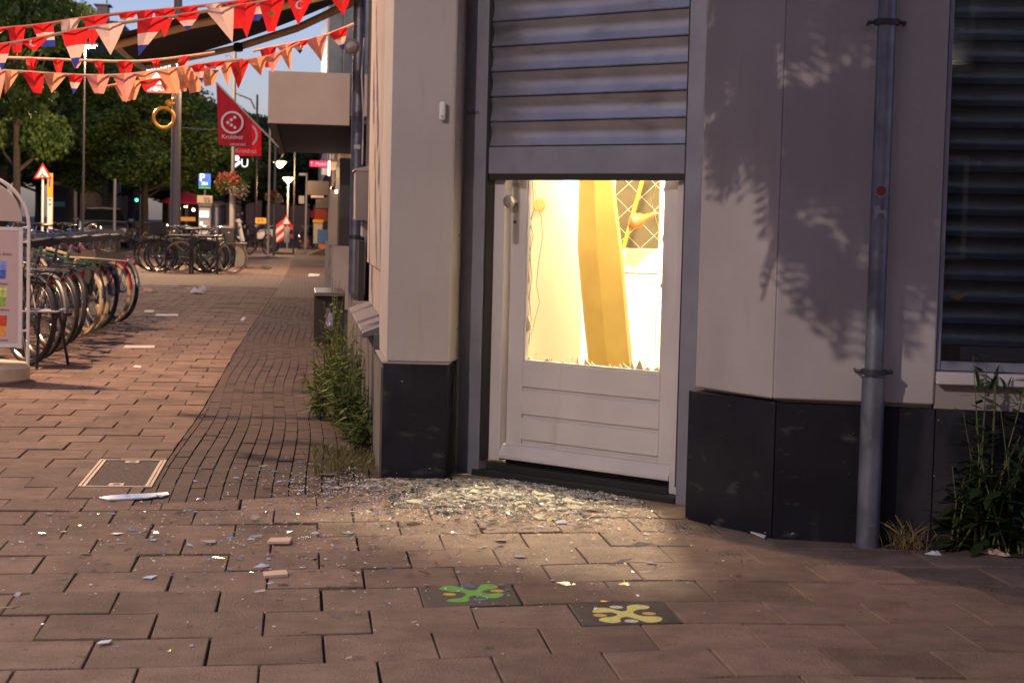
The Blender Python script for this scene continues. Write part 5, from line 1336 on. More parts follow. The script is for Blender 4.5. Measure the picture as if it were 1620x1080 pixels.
# ================================================================ BICYCLES
def make_bike(fm, tyre, basket=None, rack=True, fender=None, step=False, saddlebag=False):
    e = empty('bicycle')
    R_ = .335; fx = 1.08
    for (x, nm) in ((0, 'rear_wheel'), (fx, 'front_wheel')):
        w = MB().torus((x, 0, R_), (0, 1, 0), R_ - .019, .021, 36, 6).build('wheel', tyre, e, smooth=True)
        MB().torus((x, 0, R_), (0, 1, 0), R_ - .042, .009, 36, 4, 1.4).build('rim', m_rim, w, smooth=True)
        mb = MB()
        for k in range(20):
            a = 2 * PI * k / 20; b = a + (.5 if k % 2 else -.5)
            mb.tube((x + .02 * math.cos(b), .02 * (1 if k % 2 else -1), R_ + .02 * math.sin(b)), (x + (R_ - .045) * math.cos(a), 0, R_ + (R_ - .045) * math.sin(a)), .0013, n=3, cap=False)
        mb.build('spokes', m_rim, w)
        MB().tube((x, -.045, R_), (x, .045, R_), .018, n=10).build('hub', m_rim, w, smooth=True)
    bb = Vector((.44, 0, .28)); st = Vector((.29, 0, .80)); hd = Vector((.90, 0, .84)); hb = Vector((.94, 0, .68)); ra = Vector((0, 0, R_)); fa = Vector((fx, 0, R_))
    f = MB(); f.tube(bb, st, .016).tube(bb, hb, .018)
    f.tube(Vector((.31, 0, .74)) if not step else Vector((.37, 0, .50)), hd - Vector((0, 0, .03)), .015)
    for s_ in (-1, 1): f.tube(bb + Vector((0, s_ * .02, 0)), ra + Vector((0, s_ * .06, 0)), .009).tube(st + Vector((0, s_ * .012, -.08)), ra + Vector((0, s_ * .06, 0)), .007)
    f.tube(hd, hb, .02); f.build('frame', fm, e, smooth=True)
    f = MB()
    for s_ in (-1, 1): f.path([hb + Vector((.01, s_ * .03, -.03)), Vector((1.02, s_ * .05, .50)), fa + Vector((0, s_ * .055, 0))], .011, 6)
    f.build('fork', fm, e, smooth=True)
    f = MB(); f.tube(hd, hd + Vector((-.05, 0, .12)), .012)
    f.path([Vector((.63, -.29, .92)), Vector((.76, -.27, .97)), Vector((.86, -.12, .97)), Vector((.87, 0, .96)), Vector((.86, .12, .97)), Vector((.76, .27, .97)), Vector((.63, .29, .92))], .011, 6)
    hbar = f.build('handlebar', m_chrome, e, smooth=True)
    for s_ in (-1, 1): MB().tube((.72, s_ * .278, 0.955), (.60, s_ * .292, .912), .017, n=8).build('grip', m_saddle, hbar, smooth=True)
    MB().tube(st, st + Vector((-.04, 0, .12)), .012).build('seat_post', m_chrome, e)
    mb = MB(); sec = [(-.13, .10, 0), (-.06, .095, .012), (.03, .04, .0), (.14, .018, -.01)]; pts = []
    v = []; 
    for (x, w, z) in sec: v += [(.24 + x, -w, .93 + z), (.24 + x, 0, .955 + z), (.24 + x, w, .93 + z), (.24 + x, w * .7, .90 + z), (.24 + x, -w * .7, .90 + z)]
    fs = [[0, 1, 2, 3, 4][::-1], [15, 16, 17, 18, 19]] + [[i * 5 + k, i * 5 + (k + 1) % 5, (i + 1) * 5 + (k + 1) % 5, (i + 1) * 5 + k] for i in range(3) for k in range(5)]
    mb.add(v, fs).build('saddle', m_saddle, e, smooth=True, angle=60)
    for (x, a0, a1) in ((0, 30, 172), (fx, 40, 190)):
        mb = MB(); n = 14; V = []
        for k in range(n + 1):
            a = math.radians(180 - a1 + 180 + (a1 - a0) * k / n) if False else math.radians(a0 + (a1 - a0) * k / n)
            for (w, rr) in ((-.024, .345), (-.014, .358), (.014, .358), (.024, .345)): V.append((x + rr * math.cos(a) * (1), w, R_ + rr * math.sin(a)))
        mb.add(V, [[4 * k + j, 4 * k + j + 1, 4 * k + j + 5, 4 * k + j + 4] for k in range(n) for j in range(3)]).build('mudguard', fender or fm, e, smooth=True, fixn=False)
    if rack:
        f = MB()
        for s_ in (-1, 1): f.path([(.24, s_ * .05, .70), (-.05, s_ * .06, .72), (-.22, s_ * .06, .72)], .006, 5).tube((-.15, s_ * .06, .72), (0, s_ * .065, R_), .005, n=5)
        for x in (-.22, -.08, .06): f.tube((x, -.06, .72), (x, .06, .72), .005, n=5)
        f.build('luggage_rack', fm, e)
    MB().obox((-.232, 0, .64), .006, .016, .016).build('rear_light', m_redrefl, e)
    MB().lathe([(.015, -.05), (.032, 0), (.03, .01)], (1.02, 0, .86), 12, ax=(1, 0, 0)).build('headlight', m_chrome, e, smooth=True)
    c = MB(); c.prism([(.02, .045, R_ + .05), (.46, .045, .36), (.52, .045, .28), (.46, .045, .20), (.02, .045, R_ - .06), (-.05, .045, R_)], (0, .018, 0)); c.build('chain_guard', m_fblack, e)
    c = MB(); c.tube((.44, -.07, .28), (.44, .08, .28), .012, n=6).tube((.44, .075, .28), (.53, .085, .16), .009, n=5).tube((.44, -.07, .28), (.35, -.08, .40), .009, n=5); c.build('crank', m_chrome, e)
    MB().obox((.53, .13, .16), .045, .04, .011).build('pedal', m_dark, e); MB().obox((.35, -.13, .40), .045, .04, .011).build('pedal', m_dark, e)
    MB().path([(.40, -.03, .26), (.36, -.16, .01)], .008, 5).build('kickstand', m_chrome, e)
    if basket == 'front':
        mb = MB(); x0, x1, y, z0, z1 = .93, 1.27, .20, .80, 1.04
        for (a, b_, c_, d) in ((x0, x1, -y, -y + .012), (x0, x1, y - .012, y), (x0, x0 + .012, -y + .0121, y - .0121), (x1 - .012, x1, -y + .0121, y - .0121)): mb.box(a, b_, c_, d, z0, z1)
        mb.box(x0, x1, -y, y, z0 - .012, z0 - .0002); mb.build('front_crate', m_blackm, e)
    if basket == 'rear':
        for s_ in (-1, 1): MB().box(-.20, .08, s_ * .09 - .035 + (.02 if s_ > 0 else -.02), s_ * .09 + .035 + (.02 if s_ > 0 else -.02), .46, .70).build('pannier', m_blackm, e, bevel=.02)
    if basket == 'wood':
        mb = MB(); mb.box(-.30, .22, -.17, -.15, .735, .80).box(-.30, .22, .15, .17, .735, .80).box(-.30, -.28, -.15, .15, .735, .80).box(.20, .22, -.15, .15, .735, .80); mb.build('crate_boards', m_soffit, e)
        MB().box(-.32, .24, -.19, .19, .722, .7345).build('crate_base', m_cream, e)
    if basket == 'child': 
        MB().obox((-.03, 0, .79), .13, .12, .05).obox((-.14, 0, .90), .02, .12, .10).build('child_seat', m_blackm, e, bevel=.02)
    return e
m_fgreen = mat('frame_green', (.03, .09, .05), .3); m_fred = mat('frame_dark_red', (.22, .015, .02), .3); m_fgrey = mat('frame_grey', (.25, .25, .26), .35, metal=.5); m_fblue = mat('frame_blue', (.03, .05, .12), .3); m_fcream = mat('frame_cream', (.5, .42, .26), .35)
K1 = make_bike(m_fblack, m_tyre); K2 = make_bike(m_fblack, m_tyre, 'rear'); K3 = make_bike(m_fred, m_tan, None, True, m_fred); K4 = make_bike(m_fgrey, m_tyre, None, True, m_fgrey, True)
K5 = make_bike(m_fblack, m_tyre, 'front'); K6 = make_bike(m_fgreen, m_tan, None, True, m_fblack); K7 = make_bike(m_fcream, m_tan, 'wood', True, m_fblack); K8 = make_bike(m_fblue, m_tyre, 'child')
kused = set()
def bike(p, x, y, deg, label, group, lean=4):
    o = p if p.name not in kused else copy_tree(p); kused.add(p.name)
    o.location = (x, y, 0); o.rotation_euler = (math.radians(lean), 0, math.radians(deg)); tag(o, label, 'bicycle', group)
GR = 'bicycles parked in a row behind the chair'
row = [(K4, 20.1, 'grey framed bicycle at the far end of the row, its rear wheel rim pale'), (K3, 19.35, 'bicycle with dark red mudguard and tan tyres second from the far end of the row'),
       (K1, 18.45, 'black bicycle with slim black tyres between the tan tyred ones'), (K7, 17.75, 'bicycle with tan tyres and a boarded crate with cream base on its rack'),
       (K6, 17.0, 'dark green bicycle in the middle of the row'), (K2, 16.2, 'black bicycle with bulky black panniers behind the chair seat'), (K1, 15.5, 'black bicycle just behind the cafe chair legs'), (K4, 14.9, 'grey bicycle beside the menu stand post'), (K1, 14.35, 'nearest black bicycle of the row half hidden by the menu stand')]
for k, (p, y, lab) in enumerate(row):
    fp = G(*[(190, 508), (178, 512), (158, 519), (143, 525), (126, 534), (104, 545), (88, 556), (66, 568), (48, 578)][k])
    bike(p, fp.x - .02, fp.y, 128 + [0, 2, -3, 1, 4, -2, 3, 0, 2][k], lab, GR, [5, 3, 6, 4, 7, 5, 3, 6, 5][k])
GR2 = 'bicycles clustered at the stands before the parking machine'
def bk(px, y): return AY(px, 400, y).x
bike(K5, bk(262, 38.9) + .95, 38.9, 180, 'bicycle with a black front crate at the near left of the cluster', GR2)
bike(K1, bk(236, 39.9), 39.9, 2, 'black bicycle at the back left of the cluster with one wheel clear of it', GR2)
bike(K6, bk(285, 38.6), 38.6, 4, 'dark green bicycle lying along the front of the cluster', GR2)
bike(K4, bk(338, 39.2), 39.2, 178, 'grey bicycle with a pale rim in the right of the cluster', GR2)
bike(K1, bk(349, 40.1), 40.1, 183, 'black bicycle at the right rear end of the cluster', GR2)
bike(K2, bk(322, 38.9), 38.9, 174, 'black bicycle with panniers in the middle of the cluster', GR2)
bike(K8, bk(268, 40.5), 40.5, -4, 'dark blue bicycle with child seat at the rear of the cluster', GR2)
for k, px in enumerate((262, 301)):
    q = AY(px, 400, 38.2); e = MB().path([(q.x, 38.2, -.02), (q.x, 38.2, .72), (q.x + .06, 38.2, .78), (q.x + .5, 38.2, .78), (q.x + .56, 38.2, .72), (q.x + .56, 38.2, -.02)], .022, 8).build('bicycle_stand', m_iron, smooth=True)
    tag(e, ['dark hoop bicycle stand in the left of the cluster', 'dark hoop bicycle stand in the middle of the cluster'][k], 'bicycle stand', 'bicycle stands in the cluster')
GR3 = 'bicycles parked farther down the street'
for (p, px, y, d, lab) in ((K1, 92, 44, 20, 'black bicycle parked below the tavern sign trunk'), (K4, 72, 43, 160, 'grey bicycle parked near the white sign post'), (K1, 110, 49, 150, 'black bicycle behind the bicycle row near the hedge'), (K2, 55, 40, 30, 'bicycle with panniers behind the menu stand'),
                           (K6, 228, 60, 70, 'green bicycle standing right of the parked car'), (K1, 240, 57, 80, 'black bicycle right of the parked car'), (K8, 215, 66, 95, 'bicycle with child seat by the traffic light'), (K4, 205, 70, 85, 'grey bicycle far back beside the car'),
                           (K1, 395, 60, 60, 'black bicycle behind the white scooter'), (K4, 250, 55, 110, 'grey bicycle behind the thick lamp pole'), (K2, 345, 50, 70, 'bicycle with panniers behind the planter box'), (K1, 474, 74, 75, 'black bicycle beside the roadwork barrier'), (K6, 425, 66, 75, 'green bicycle between scooter and barrier')):
    bike(p, bk(px, y), y, d, lab, GR3)

# ================================================================ SCOOTERS
def make_scooter(body, seatm):
    e = empty('motor_scooter')
    for x in (0, 1.28):
        w = MB().torus((x, 0, .23), (0, 1, 0), .18, .05, 24, 8).build('wheel', m_tyre, e, smooth=True); MB().lathe([(.13, -.03), (.13, .03)], (x, 0, .23), 14, ax=(0, 1, 0)).build('rim', m_rim, w)
    def loft(secs, name, m):
        v = []; n = 8
        for (x, z0, z1, w) in secs:
            zc, hz = (z0 + z1) / 2, (z1 - z0) / 2
            for k in range(n): a = 2 * PI * k / n; v.append((x, w * math.copysign(abs(math.cos(a)) ** .7, math.cos(a)), zc + hz * math.copysign(abs(math.sin(a)) ** .7, math.sin(a))))
        N_ = len(secs); fs = [[i * n + k, i * n + (k + 1) % n, (i + 1) * n + (k + 1) % n, (i + 1) * n + k] for i in range(N_ - 1) for k in range(n)] + [list(range(n))[::-1], [(N_ - 1) * n + k for k in range(n)]]
        return MB().add(v, fs).build(name, m, e, smooth=True, angle=50)
    loft([(-.28, .58, .66, .06), (-.15, .48, .74, .13), (.15, .42, .76, .16), (.42, .38, .72, .14), (.52, .40, .62, .08)], 'rear_body', body)
    loft([(-.2, .735, .80, .10), (.05, .74, .83, .14), (.35, .72, .80, .12), (.5, .70, .76, .08)], 'seat', seatm)
    loft([(.48, .26, .36, .13), (.9, .24, .33, .15), (1.0, .26, .40, .14)], 'footboard', m_iron)
    MB().hexa([(.95, -.18, .30), (1.08, -.12, .30), (1.08, .12, .30), (.95, .18, .30), (1.08, -.13, .92), (1.17, -.08, .92), (1.17, .08, .92), (1.08, .13, .92)]).build('leg_shield', body, e, bevel=.03, seg=2, smooth=True)
    loft([(1.08, .40, .48, .04), (1.22, .40, .50, .07), (1.42, .34, .44, .06), (1.5, .28, .34, .03)], 'front_mudguard', body)
    loft([(1.02, .92, .98, .06), (1.10, .90, 1.06, .12), (1.20, .93, 1.04, .09)], 'headset', body)
    MB().lathe([(.02, 0), (.055, .02), (.05, .03)], (1.19, 0, .985), 12, ax=(1, 0, 0)).build('headlight', m_signwhite, e)
    MB().path([(1.02, -.32, 1.0), (1.08, -.1, 1.03), (1.08, .1, 1.03), (1.02, .32, 1.0)], .014, 6).build('handlebar', m_dark, e)
    for s_ in (-1, 1): mr = MB().path([(1.06, s_ * .22, 1.03), (1.08, s_ * .26, 1.16)], .006, 5).build('mirror_arm', m_dark, e); MB().obox((1.08, s_ * .27, 1.2), .01, .05, .035).build('mirror', m_chrome, mr)
    MB().tube((1.12, 0, .85), (1.28, 0, .23), .025).build('fork', m_iron, e)
    MB().tube((-.1, -.14, .25), (.4, -.12, .22), .045, n=10).build('exhaust', m_rim, e, smooth=True)
    MB().obox((.15, 0, .32), .22, .10, .09).build('engine', m_iron, e, bevel=.02)
    MB().obox((-.28, 0, .56), .01, .05, .03).build('tail_light', m_redrefl, e)
    return e
sc1 = make_scooter(m_signwhite, m_saddle)
sc1.scale = (1, 1, 1); q = AY(432, 398, 50); sc1.location = (AY(431, 380, 66).x, 66, 0); sc1.scale = (1.1, 1.15, 1.12); sc1.rotation_euler = (math.radians(5), 0, math.radians(196)); tag(sc1, 'white motor scooter parked facing left beside the concrete block', 'scooter')
sc2 = make_scooter(m_fblack, m_saddle); sc2.location = (AY(424, 380, 70).x, 70, 0); sc2.rotation_euler = (math.radians(4), 0, math.radians(220)); sc2.scale = (.9, .9, .9); tag(sc2, 'black motor scooter half hidden behind the white one', 'scooter')

# ================================================================ CAR
def make_car():
    e = empty('parked_car'); m_car = mat('car_paint', (.07, .075, .085), .3, coat=.8)
    def loft(secs, name, m, par=e):
        v = []; n = None
        for (x, pr) in secs:
            ring = [(x, y_, z_) for y_, z_ in pr] + [(x, -y_, z_) for y_, z_ in reversed(pr)]
            n = len(ring); v += ring
        N_ = len(secs); fs = [[i * n + k, i * n + (k + 1) % n, (i + 1) * n + (k + 1) % n, (i + 1) * n + k] for i in range(N_ - 1) for k in range(n)] + [list(range(n))[::-1], [(N_ - 1) * n + k for k in range(n)]]
        return MB().add(v, fs).build(name, m, par, smooth=True, angle=30)
    b = lambda w, z0, z1, zm: [(w * .9, z0), (w, z0 + .12), (w, zm), (w * .94, z1), (0.001, z1 + .03)]
    loft([(-.02, b(.70, .35, .66, .55)), (.12, b(.82, .22, .78, .65)), (.9, b(.87, .2, .92, .72)), (1.25, b(.88, .2, .98, .75)), (3.5, b(.88, .2, 1.0, .78)), (4.1, b(.84, .25, .98, .8)), (4.2, b(.76, .4, .9, .7))], 'body', m_car)
    loft([(1.15, [(.78, .96), (.76, .99), (.001, 1.0)]), (1.75, [(.76, .96), (.62, 1.40), (.001, 1.46)]), (2.9, [(.76, .96), (.62, 1.44), (.001, 1.49)]), (3.7, [(.74, .96), (.60, 1.36), (.001, 1.40)]), (4.05, [(.7, .96), (.66, 1.0), (.001, 1.02)])], 'cabin_glass', m_winglass)
    loft([(1.7, [(.60, 1.405), (.58, 1.44), (.001, 1.475)]), (2.9, [(.62, 1.445), (.6, 1.475), (.001, 1.51)]), (3.7, [(.6, 1.365), (.58, 1.40), (.001, 1.43)])], 'roof', m_car)
    for x in (.82, 3.4):
        for s_ in (-1, 1):
            w = MB().torus((x, s_ * .80, .31), (0, 1, 0), .24, .075, 24, 8, 1.2).build('wheel', m_tyre, e, smooth=True); MB().lathe([(.19, -.02), (.17, .06)], (x, s_ * .82, .31), 14, ax=(0, s_, 0)).build('rim', m_rim, w)
    for s_ in (-1, 1):
        MB().obox((.07, s_ * .60, .66), .06, .15, .075, (0, 0, s_ * .3)).build('headlight', mat('headlight_glass_%d' % s_, (.5, .5, .5), .1, spec=.9), e, bevel=.02)
        m2 = MB().obox((1.45, s_ * .98, 1.02), .06, .10, .07).build('wing_mirror', m_car, e, bevel=.03)
    MB().obox((-.02, 0, .60), .02, .42, .07).build('grille', m_black, e); MB().obox((-.035, 0, .42), .01, .26, .055).build('number_plate', m_signyellow, e); MB().obox((.02, 0, .30), .05, .7, .06).build('bumper', m_car, e, bevel=.02)
    return e
car = make_car(); q = AY(168, 395, 66); car.location = (q.x, 65.5, 0); car.rotation_euler = (0, 0, math.radians(98)); tag(car, 'dark grey car parked facing the camera behind the bicycle row', 'car')

# ================================================================ MENU STAND AND CHAIR
ms = empty('menu_stand', (G(25, 603).x - .3, 12.7, 0), 'white round topped menu stand with drink posters on a cream half round base', 'menu stand')
YM = 12.68; k = YM / FP
def mx(px): return AY(px, 440, YM).x
xr = AY(44.5, 500, YM).x; R_ = .345; xc_ = xr - R_; zt_ = AY(0, 277, YM).z; zc_ = zt_ - R_ + .0
arc = [(xc_ + R_ * math.cos(a), YM, zc_ + R_ * math.sin(a)) for a in [PI * j / 20 for j in range(21)]]
MB().path([(xr, YM, .10)] + arc + [(xc_ - R_, YM, .10)], .012, 10).build('tube_frame', m_signwhite, ms, smooth=True)
pxr = AY(35.5, 440, YM).x; zt1 = AY(10, 353, YM).z; r2 = pxr - xc_
MB().prism([(xc_ + r2 * .98 * math.cos(PI * j / 20), YM - .012, zt1 + .015 + (zt_ - .03 - zt1 - .015) * math.sin(PI * j / 20)) for j in range(21)], (0, .024, 0)).build('arched_panel', m_cream2, ms)
z0, z1 = AY(10, 549, YM).z, AY(10, 359, YM).z; w_ = .026
pf = MB(); pf.box(pxr - w_, pxr, YM - .014, YM + .014, z0, z1).box(2 * xc_ - pxr, 2 * xc_ - pxr + w_, YM - .014, YM + .014, z0, z1)
pf.box(2 * xc_ - pxr + w_ + .0002, pxr - w_ - .0002, YM - .0138, YM + .014, z0, z0 + w_).box(2 * xc_ - pxr + w_ + .0002, pxr - w_ - .0002, YM - .0138, YM + .014, z1 - w_, z1)
pf.build('poster_frame', m_signwhite, ms, bevel=.003)
po = MB().box(2 * xc_ - pxr + w_, pxr - w_, YM - .004, YM + .006, z0 + w_, z1 - w_).build('poster', m_poster, ms)
for (py0, py1, ca, cb, nm) in ((413, 441, (.15, .25, .65), (.03, .08, .45), 'blue_drink'), (455, 484, (.45, .55, .15), (.2, .35, .05), 'green_drink'), (499, 532, (.5, .03, .01), (.8, .25, .03), 'red_drink')):
    for jj, cc in enumerate((ca, cb)):
        ya = py0 + (py1 - py0) * jj * .5; yb_ = py0 + (py1 - py0) * (jj + 1) * .5; wa = 22 - jj * 2.2; wb_ = 22 - (jj + 1) * 2.2
        cxp = 0
        MB().poly([AY(cxp - wa / 2, ya, YM - .006), AY(cxp + wa / 2, ya, YM - .006), AY(cxp + wb_ / 2, yb_, YM - .006), AY(cxp - wb_ / 2, yb_, YM - .006)]).build('drink_print', mat('%s_%d' % (nm, jj), cc, .5, col2=tuple(min(1, c * 1.7 + .05) for c in cc), ns=40), po, fixn=False)
m_txt = mat('poster_ink', (.25, .06, .06), .6)
text('Italian drinks', AY(3, 402, YM - .006), .026, m_txt, po); text('Mojito', AY(6, 449, YM - .006), .022, m_txt, po); text('Strawberry', AY(3, 490, YM - .006), .022, m_txt, po); text('Cocktails', AY(3, 538, YM - .006), .022, m_txt, po)
for py in (360, 383, 523): MB().tube((pxr, YM, AY(40, py, YM).z), (xr, YM, AY(40, py, YM).z), .008, n=8).build('bracket', m_signwhite, ms)
zb0, zb1 = 0, AY(25, 578, YM).z
MB().lathe([(.345, 0), (.36, .02), (.36, .10), (.34, .125), (.30, .13)], (xc_, YM, 0), 40).build('base', m_cream, ms, smooth=True)

ch = empty('cafe_chair', (G(80, 580).x, 14.0, 0), 'cafe chair with lilac grey plastic seat and thin black legs behind the menu stand', 'chair')
m_seat = mat('lilac_seat', (.34, .31, .40), .4)
s0 = AY(28, 492, 13.8); s1 = AY(98, 492, 13.8); sz = s1.z
mb = MB(); prs = []
MB().prism([(s0.x, 13.72, sz - .012), (s1.x - .03, 13.72, sz - .012), (s1.x, 13.78, sz - .005), (s1.x, 14.02, sz - .005), (s1.x - .03, 14.1, sz - .012), (s0.x, 14.1, sz - .012)], (0, 0, .014)).build('seat', m_seat, ch, bevel=.005, seg=2, smooth=True)
for (a_, b_) in ((G(108, 577), (s1.x - .05, 14.02, sz - .013)), (G(58, 584), (s1.x - .16, 13.76, sz - .013)), (G(36, 574), (s0.x + .03, 14.05, sz - .013)), (G(45, 588), (s0.x + .02, 13.76, sz - .013))): MB().tube(a_, b_, .011, n=8).build('leg', m_black, ch, smooth=True)
for yy in (13.76, 14.06): MB().path([(s0.x + .05, yy, sz), (s0.x + .0, yy, sz + .25), (s0.x - .03, yy, sz + .40)], .011, 8).build('back_frame', m_black, ch, smooth=True)
MB().box(s0.x - .03, s0.x - .015, 13.75, 14.07, sz + .2, sz + .40).build('backrest', m_seat, ch, bevel=.005)

# ================================================================ LITTER
def flat(pts, name, label, cat, m, h=.003, group=None, z=.0025):
    P = [G(*p) for p in pts]; P = [Vector((p.x, p.y, z)) for p in P]
    o = MB().prism(P, (0, 0, h)).build(name, m); tag(o, label, cat, group); return o
m_papw = mat('pale_paper', (.55, .53, .55), .7)
flat([(195, 551), (198, 547), (246, 547), (244, 551)], 'paper_strip', 'long pale paper strip lying straight on the pavers beyond the manhole', 'paper', m_papw)
flat([(246, 500), (247, 497), (282, 497), (281, 500)], 'paper_strip', 'narrow pale strip of paper nearer the bicycles rear wheels', 'paper', m_papw)
flat([(228, 494), (230, 491), (244, 491), (243, 494)], 'paper_strip', 'short pale paper scrap left of the narrow strip', 'paper', m_papw)
flat([(226, 461), (228, 456), (242, 457), (241, 462)], 'cardboard_piece', 'small brown cardboard piece near the farthest parked bicycle', 'cardboard', mat('cardboard', (.22, .12, .06), .8))
flat([(210, 582), (214, 579), (224, 580), (223, 583)], 'napkin', 'small white napkin piece above the manhole', 'napkin', m_papw, .006)
flat([(183, 508), (187, 503), (196, 503), (193, 508)], 'leaflet', 'white leaflet under the farthest rear wheel', 'paper', m_papw)
flat([(380, 508), (384, 502), (390, 503), (385, 508)], 'napkin', 'white paper scrap at the border of the brick strip', 'paper', m_papw, .006)
flat([(487, 438), (489, 433), (506, 434), (504, 437)], 'leaflet', 'pale leaflet far up the brick strip before the pillar', 'paper', m_papw)
flat([(412, 424), (416, 421), (430, 423), (424, 426)], 'dark_leaf', 'dark flat leaf on the distant pavement', 'leaf', m_blackm, .01)
def crumple(px, py, s_, m, name, label, cat, seed, flatn=.5):
    r = random.Random(seed); c = G(px, py); v = []; f = []
    mb = MB(); n = 7
    prof = [(0.35, 0), (1, .25), (.9, .6), (.45, 1)]
    mb.lathe(prof, (0, 0, 0), n); mb.v = [((x * s_ * r.uniform(.7, 1.35)) * 1.3, y * s_ * r.uniform(.7, 1.3), max(0, z * s_ * flatn * r.uniform(.6, 1.5))) for x, y, z in mb.v]
    mb.v = [(x + c.x, y + c.y, z + .002) for x, y, z in mb.v]; o = mb.build(name, m); tag(o, label, cat); return o
crumple(314, 465, .085, m_paper, 'crumpled_paper', 'crumpled white paper bag in the middle of the pavement', 'paper bag', 4, .9)
crumple(322, 461, .05, m_paper, 'crumpled_paper', 'upright folded end of paper beside the crumpled bag', 'paper', 9, 1.6)
crumple(1478, 878, .022, m_paper, 'crumpled_wrapper', 'small lilac white wrapper by the dry tuft under the window', 'wrapper', 5)
crumple(1570, 877, .03, m_paperpk, 'crumpled_tissue', 'torn pinkish tissue at the plinth foot at the picture edge', 'tissue', 6)
crumple(1589, 880, .02, m_paperpk, 'crumpled_tissue', 'smaller tissue scrap right of the torn pinkish tissue', 'tissue', 16)
crumple(1515, 470, .0001, m_paper, 'speck', 'speck', 'speck', 7) if False else None
# tile chips
for (pts, lab) in (([(422, 862), (428, 856), (462, 855), (458, 862)], 'pale pink tile chip at the left edge of the broken glass'), ([(418, 917), (416, 910), (453, 907), (456, 914)], 'pale pink tile chip nearer the camera below the other chip')):
    P = [G(*p) for p in pts]; o = MB().prism([Vector((p.x, p.y, .004)) for p in P], (0, 0, .010)).build('tile_chip', m_paperpk, bevel=.001); tag(o, lab, 'tile chip', 'pink tile chips')
P = [G(1182, 842), G(1186, 840), G(1212, 851), G(1209, 853)]; o = MB().prism([Vector((p.x, p.y, .004)) for p in P], (0, 0, .006)).build('white_stick', m_signwhite); tag(o, 'thin white plastic stick at the foot of the dark facet plinth', 'stick')

# ================================================================ BROKEN GLASS
m_gpale = mat('pale_glass_piece', (.46, .52, .62), .12, spec=.9, col2=(.58, .62, .70), ns=40)
m_gmilk = mat('glass_crumb', (.80, .78, .72), .12, spec=1.0, isl=.4)
P = [G(156, 790), (G(172, 793)), G(232, 790), G(267, 785), G(266, 781), G(235, 783), G(175, 786)]
o = MB().prism([Vector((p.x, p.y, .004)) for p in P], (0, 0, .005)).build('glass_strip', m_gpale); tag(o, 'long pale blue pointed glass strip below the manhole cover', 'glass shard')
def big(pts, lab, m=m_gpale):
    P = [G(*p) for p in pts]; o = MB().prism([Vector((p.x, p.y, .003)) for p in P], (0, 0, .003)).build('glass_shard', m); tag(o, lab, 'glass shard', 'larger shards of the broken door pane')
big([(402, 899), (413, 893), (428, 897), (414, 900)], 'bluish shard between the two pink tile chips')
big([(541, 844), (548, 843), (562, 844), (555, 846)], 'bright blue shard on the joint line left of the glass heap')
big([(153, 1021), (160, 1016), (178, 1014), (172, 1019)], 'blue shard on the front pavers at lower left')
big([(22, 944), (27, 938), (35, 940), (30, 945)], 'small lilac shard near the left picture edge')
big([(225, 916), (234, 913), (249, 912), (240, 917)], 'pale shard on the pavers below the manhole')
big([(990, 866), (1012, 858), (1040, 861), (1010, 866)], 'broad clear shard right of the glass heap', m_shard)
big([(960, 895), (985, 886), (1003, 884), (975, 893)], 'long clear shard above the yellow emblem', m_shard)
big([(880, 826), (893, 823), (898, 829), (880, 830)], 'bright triangular shard in the middle of the glass heap')
big([(690, 810), (716, 806), (742, 812), (705, 816)], 'large greyish shard lying flat in the left of the heap', m_shard)
big([(640, 831), (652, 826), (668, 829), (650, 833)], 'dark greenish shard at the left fringe of the heap', m_shard)
# crumbs: dense heap before the door thinning out to the left and front
def heap_mb(n, spread, smin, smax, seed, tall=1.0):
    r = random.Random(seed); mb = MB(); k = 0
    while k < n:
        if r.random() < spread[4]:
            s_ = r.gauss(spread[0], spread[1]); t_ = -abs(r.gauss(spread[2], spread[3]))
            p = FD.p(s_, t_, 0)
        else:
            p = Vector((r.gauss(.15, .75), 7.25 - abs(r.gauss(0, 1.0)) + r.gauss(0, .25), 0))
        if (p - FD.o).dot(FD.n) > -.01 and p.x > .55: continue
        if p.y > 8.05 and p.x > .3: continue
        if p.x > 1.5 or p.y < 4.7 or (p.x > 1.1 and p.y > 7.0 and p.x > 1.45): continue
        s0 = r.uniform(smin, smax) * r.uniform(.4, 1); nn = r.choice((3, 4, 4, 5)); a0 = r.uniform(0, 6.28)
        tx, ty = r.gauss(0, .22) * tall, r.gauss(0, .22) * tall
        el = r.uniform(.35, 1); ca, sa = math.cos(a0), math.sin(a0); pts = []
        for q in range(nn):
            a = 2 * PI * (q + r.uniform(-.3, .3)) / nn; x, y = s0 * math.cos(a), s0 * el * math.sin(a); pts.append((x * ca - y * sa, x * sa + y * ca))
        z0 = .002 + s0 * (abs(tx) + abs(ty)) * .6 + r.random() * .004 * tall
        mb.prism([(p.x + x, p.y + y, z0 + x * tx + y * ty) for x, y in pts], (0, 0, r.uniform(.0012, .003))); k += 1
    return mb
core = (.40, .42, .40, .34, .86)
o = heap_mb(3600, core, .006, .030, 1, .5).build('broken_glass', m_shard, fixn=False); tag(o, 'glittering heap of clear glass fragments on the pavers before the door', 'broken glass', kind='stuff')
o = heap_mb(6500, core, .002, .0085, 2, .9).build('glass_crumbs', m_gmilk, fixn=False); tag(o, 'fine pale glass crumbs scattered among the fragments before the door', 'glass crumbs', kind='stuff')
o = heap_mb(120, (.1, .5, .5, .5, .45), .008, .030, 3, .5).build('glass_flakes', m_gpale, fixn=False); tag(o, 'pale blue glass flakes spread left of the door', 'glass flakes', kind='stuff')
m_gsheet = mat('pale_glass_sheet', (.62, .58, .48), .08, spec=1.0, isl=.25)
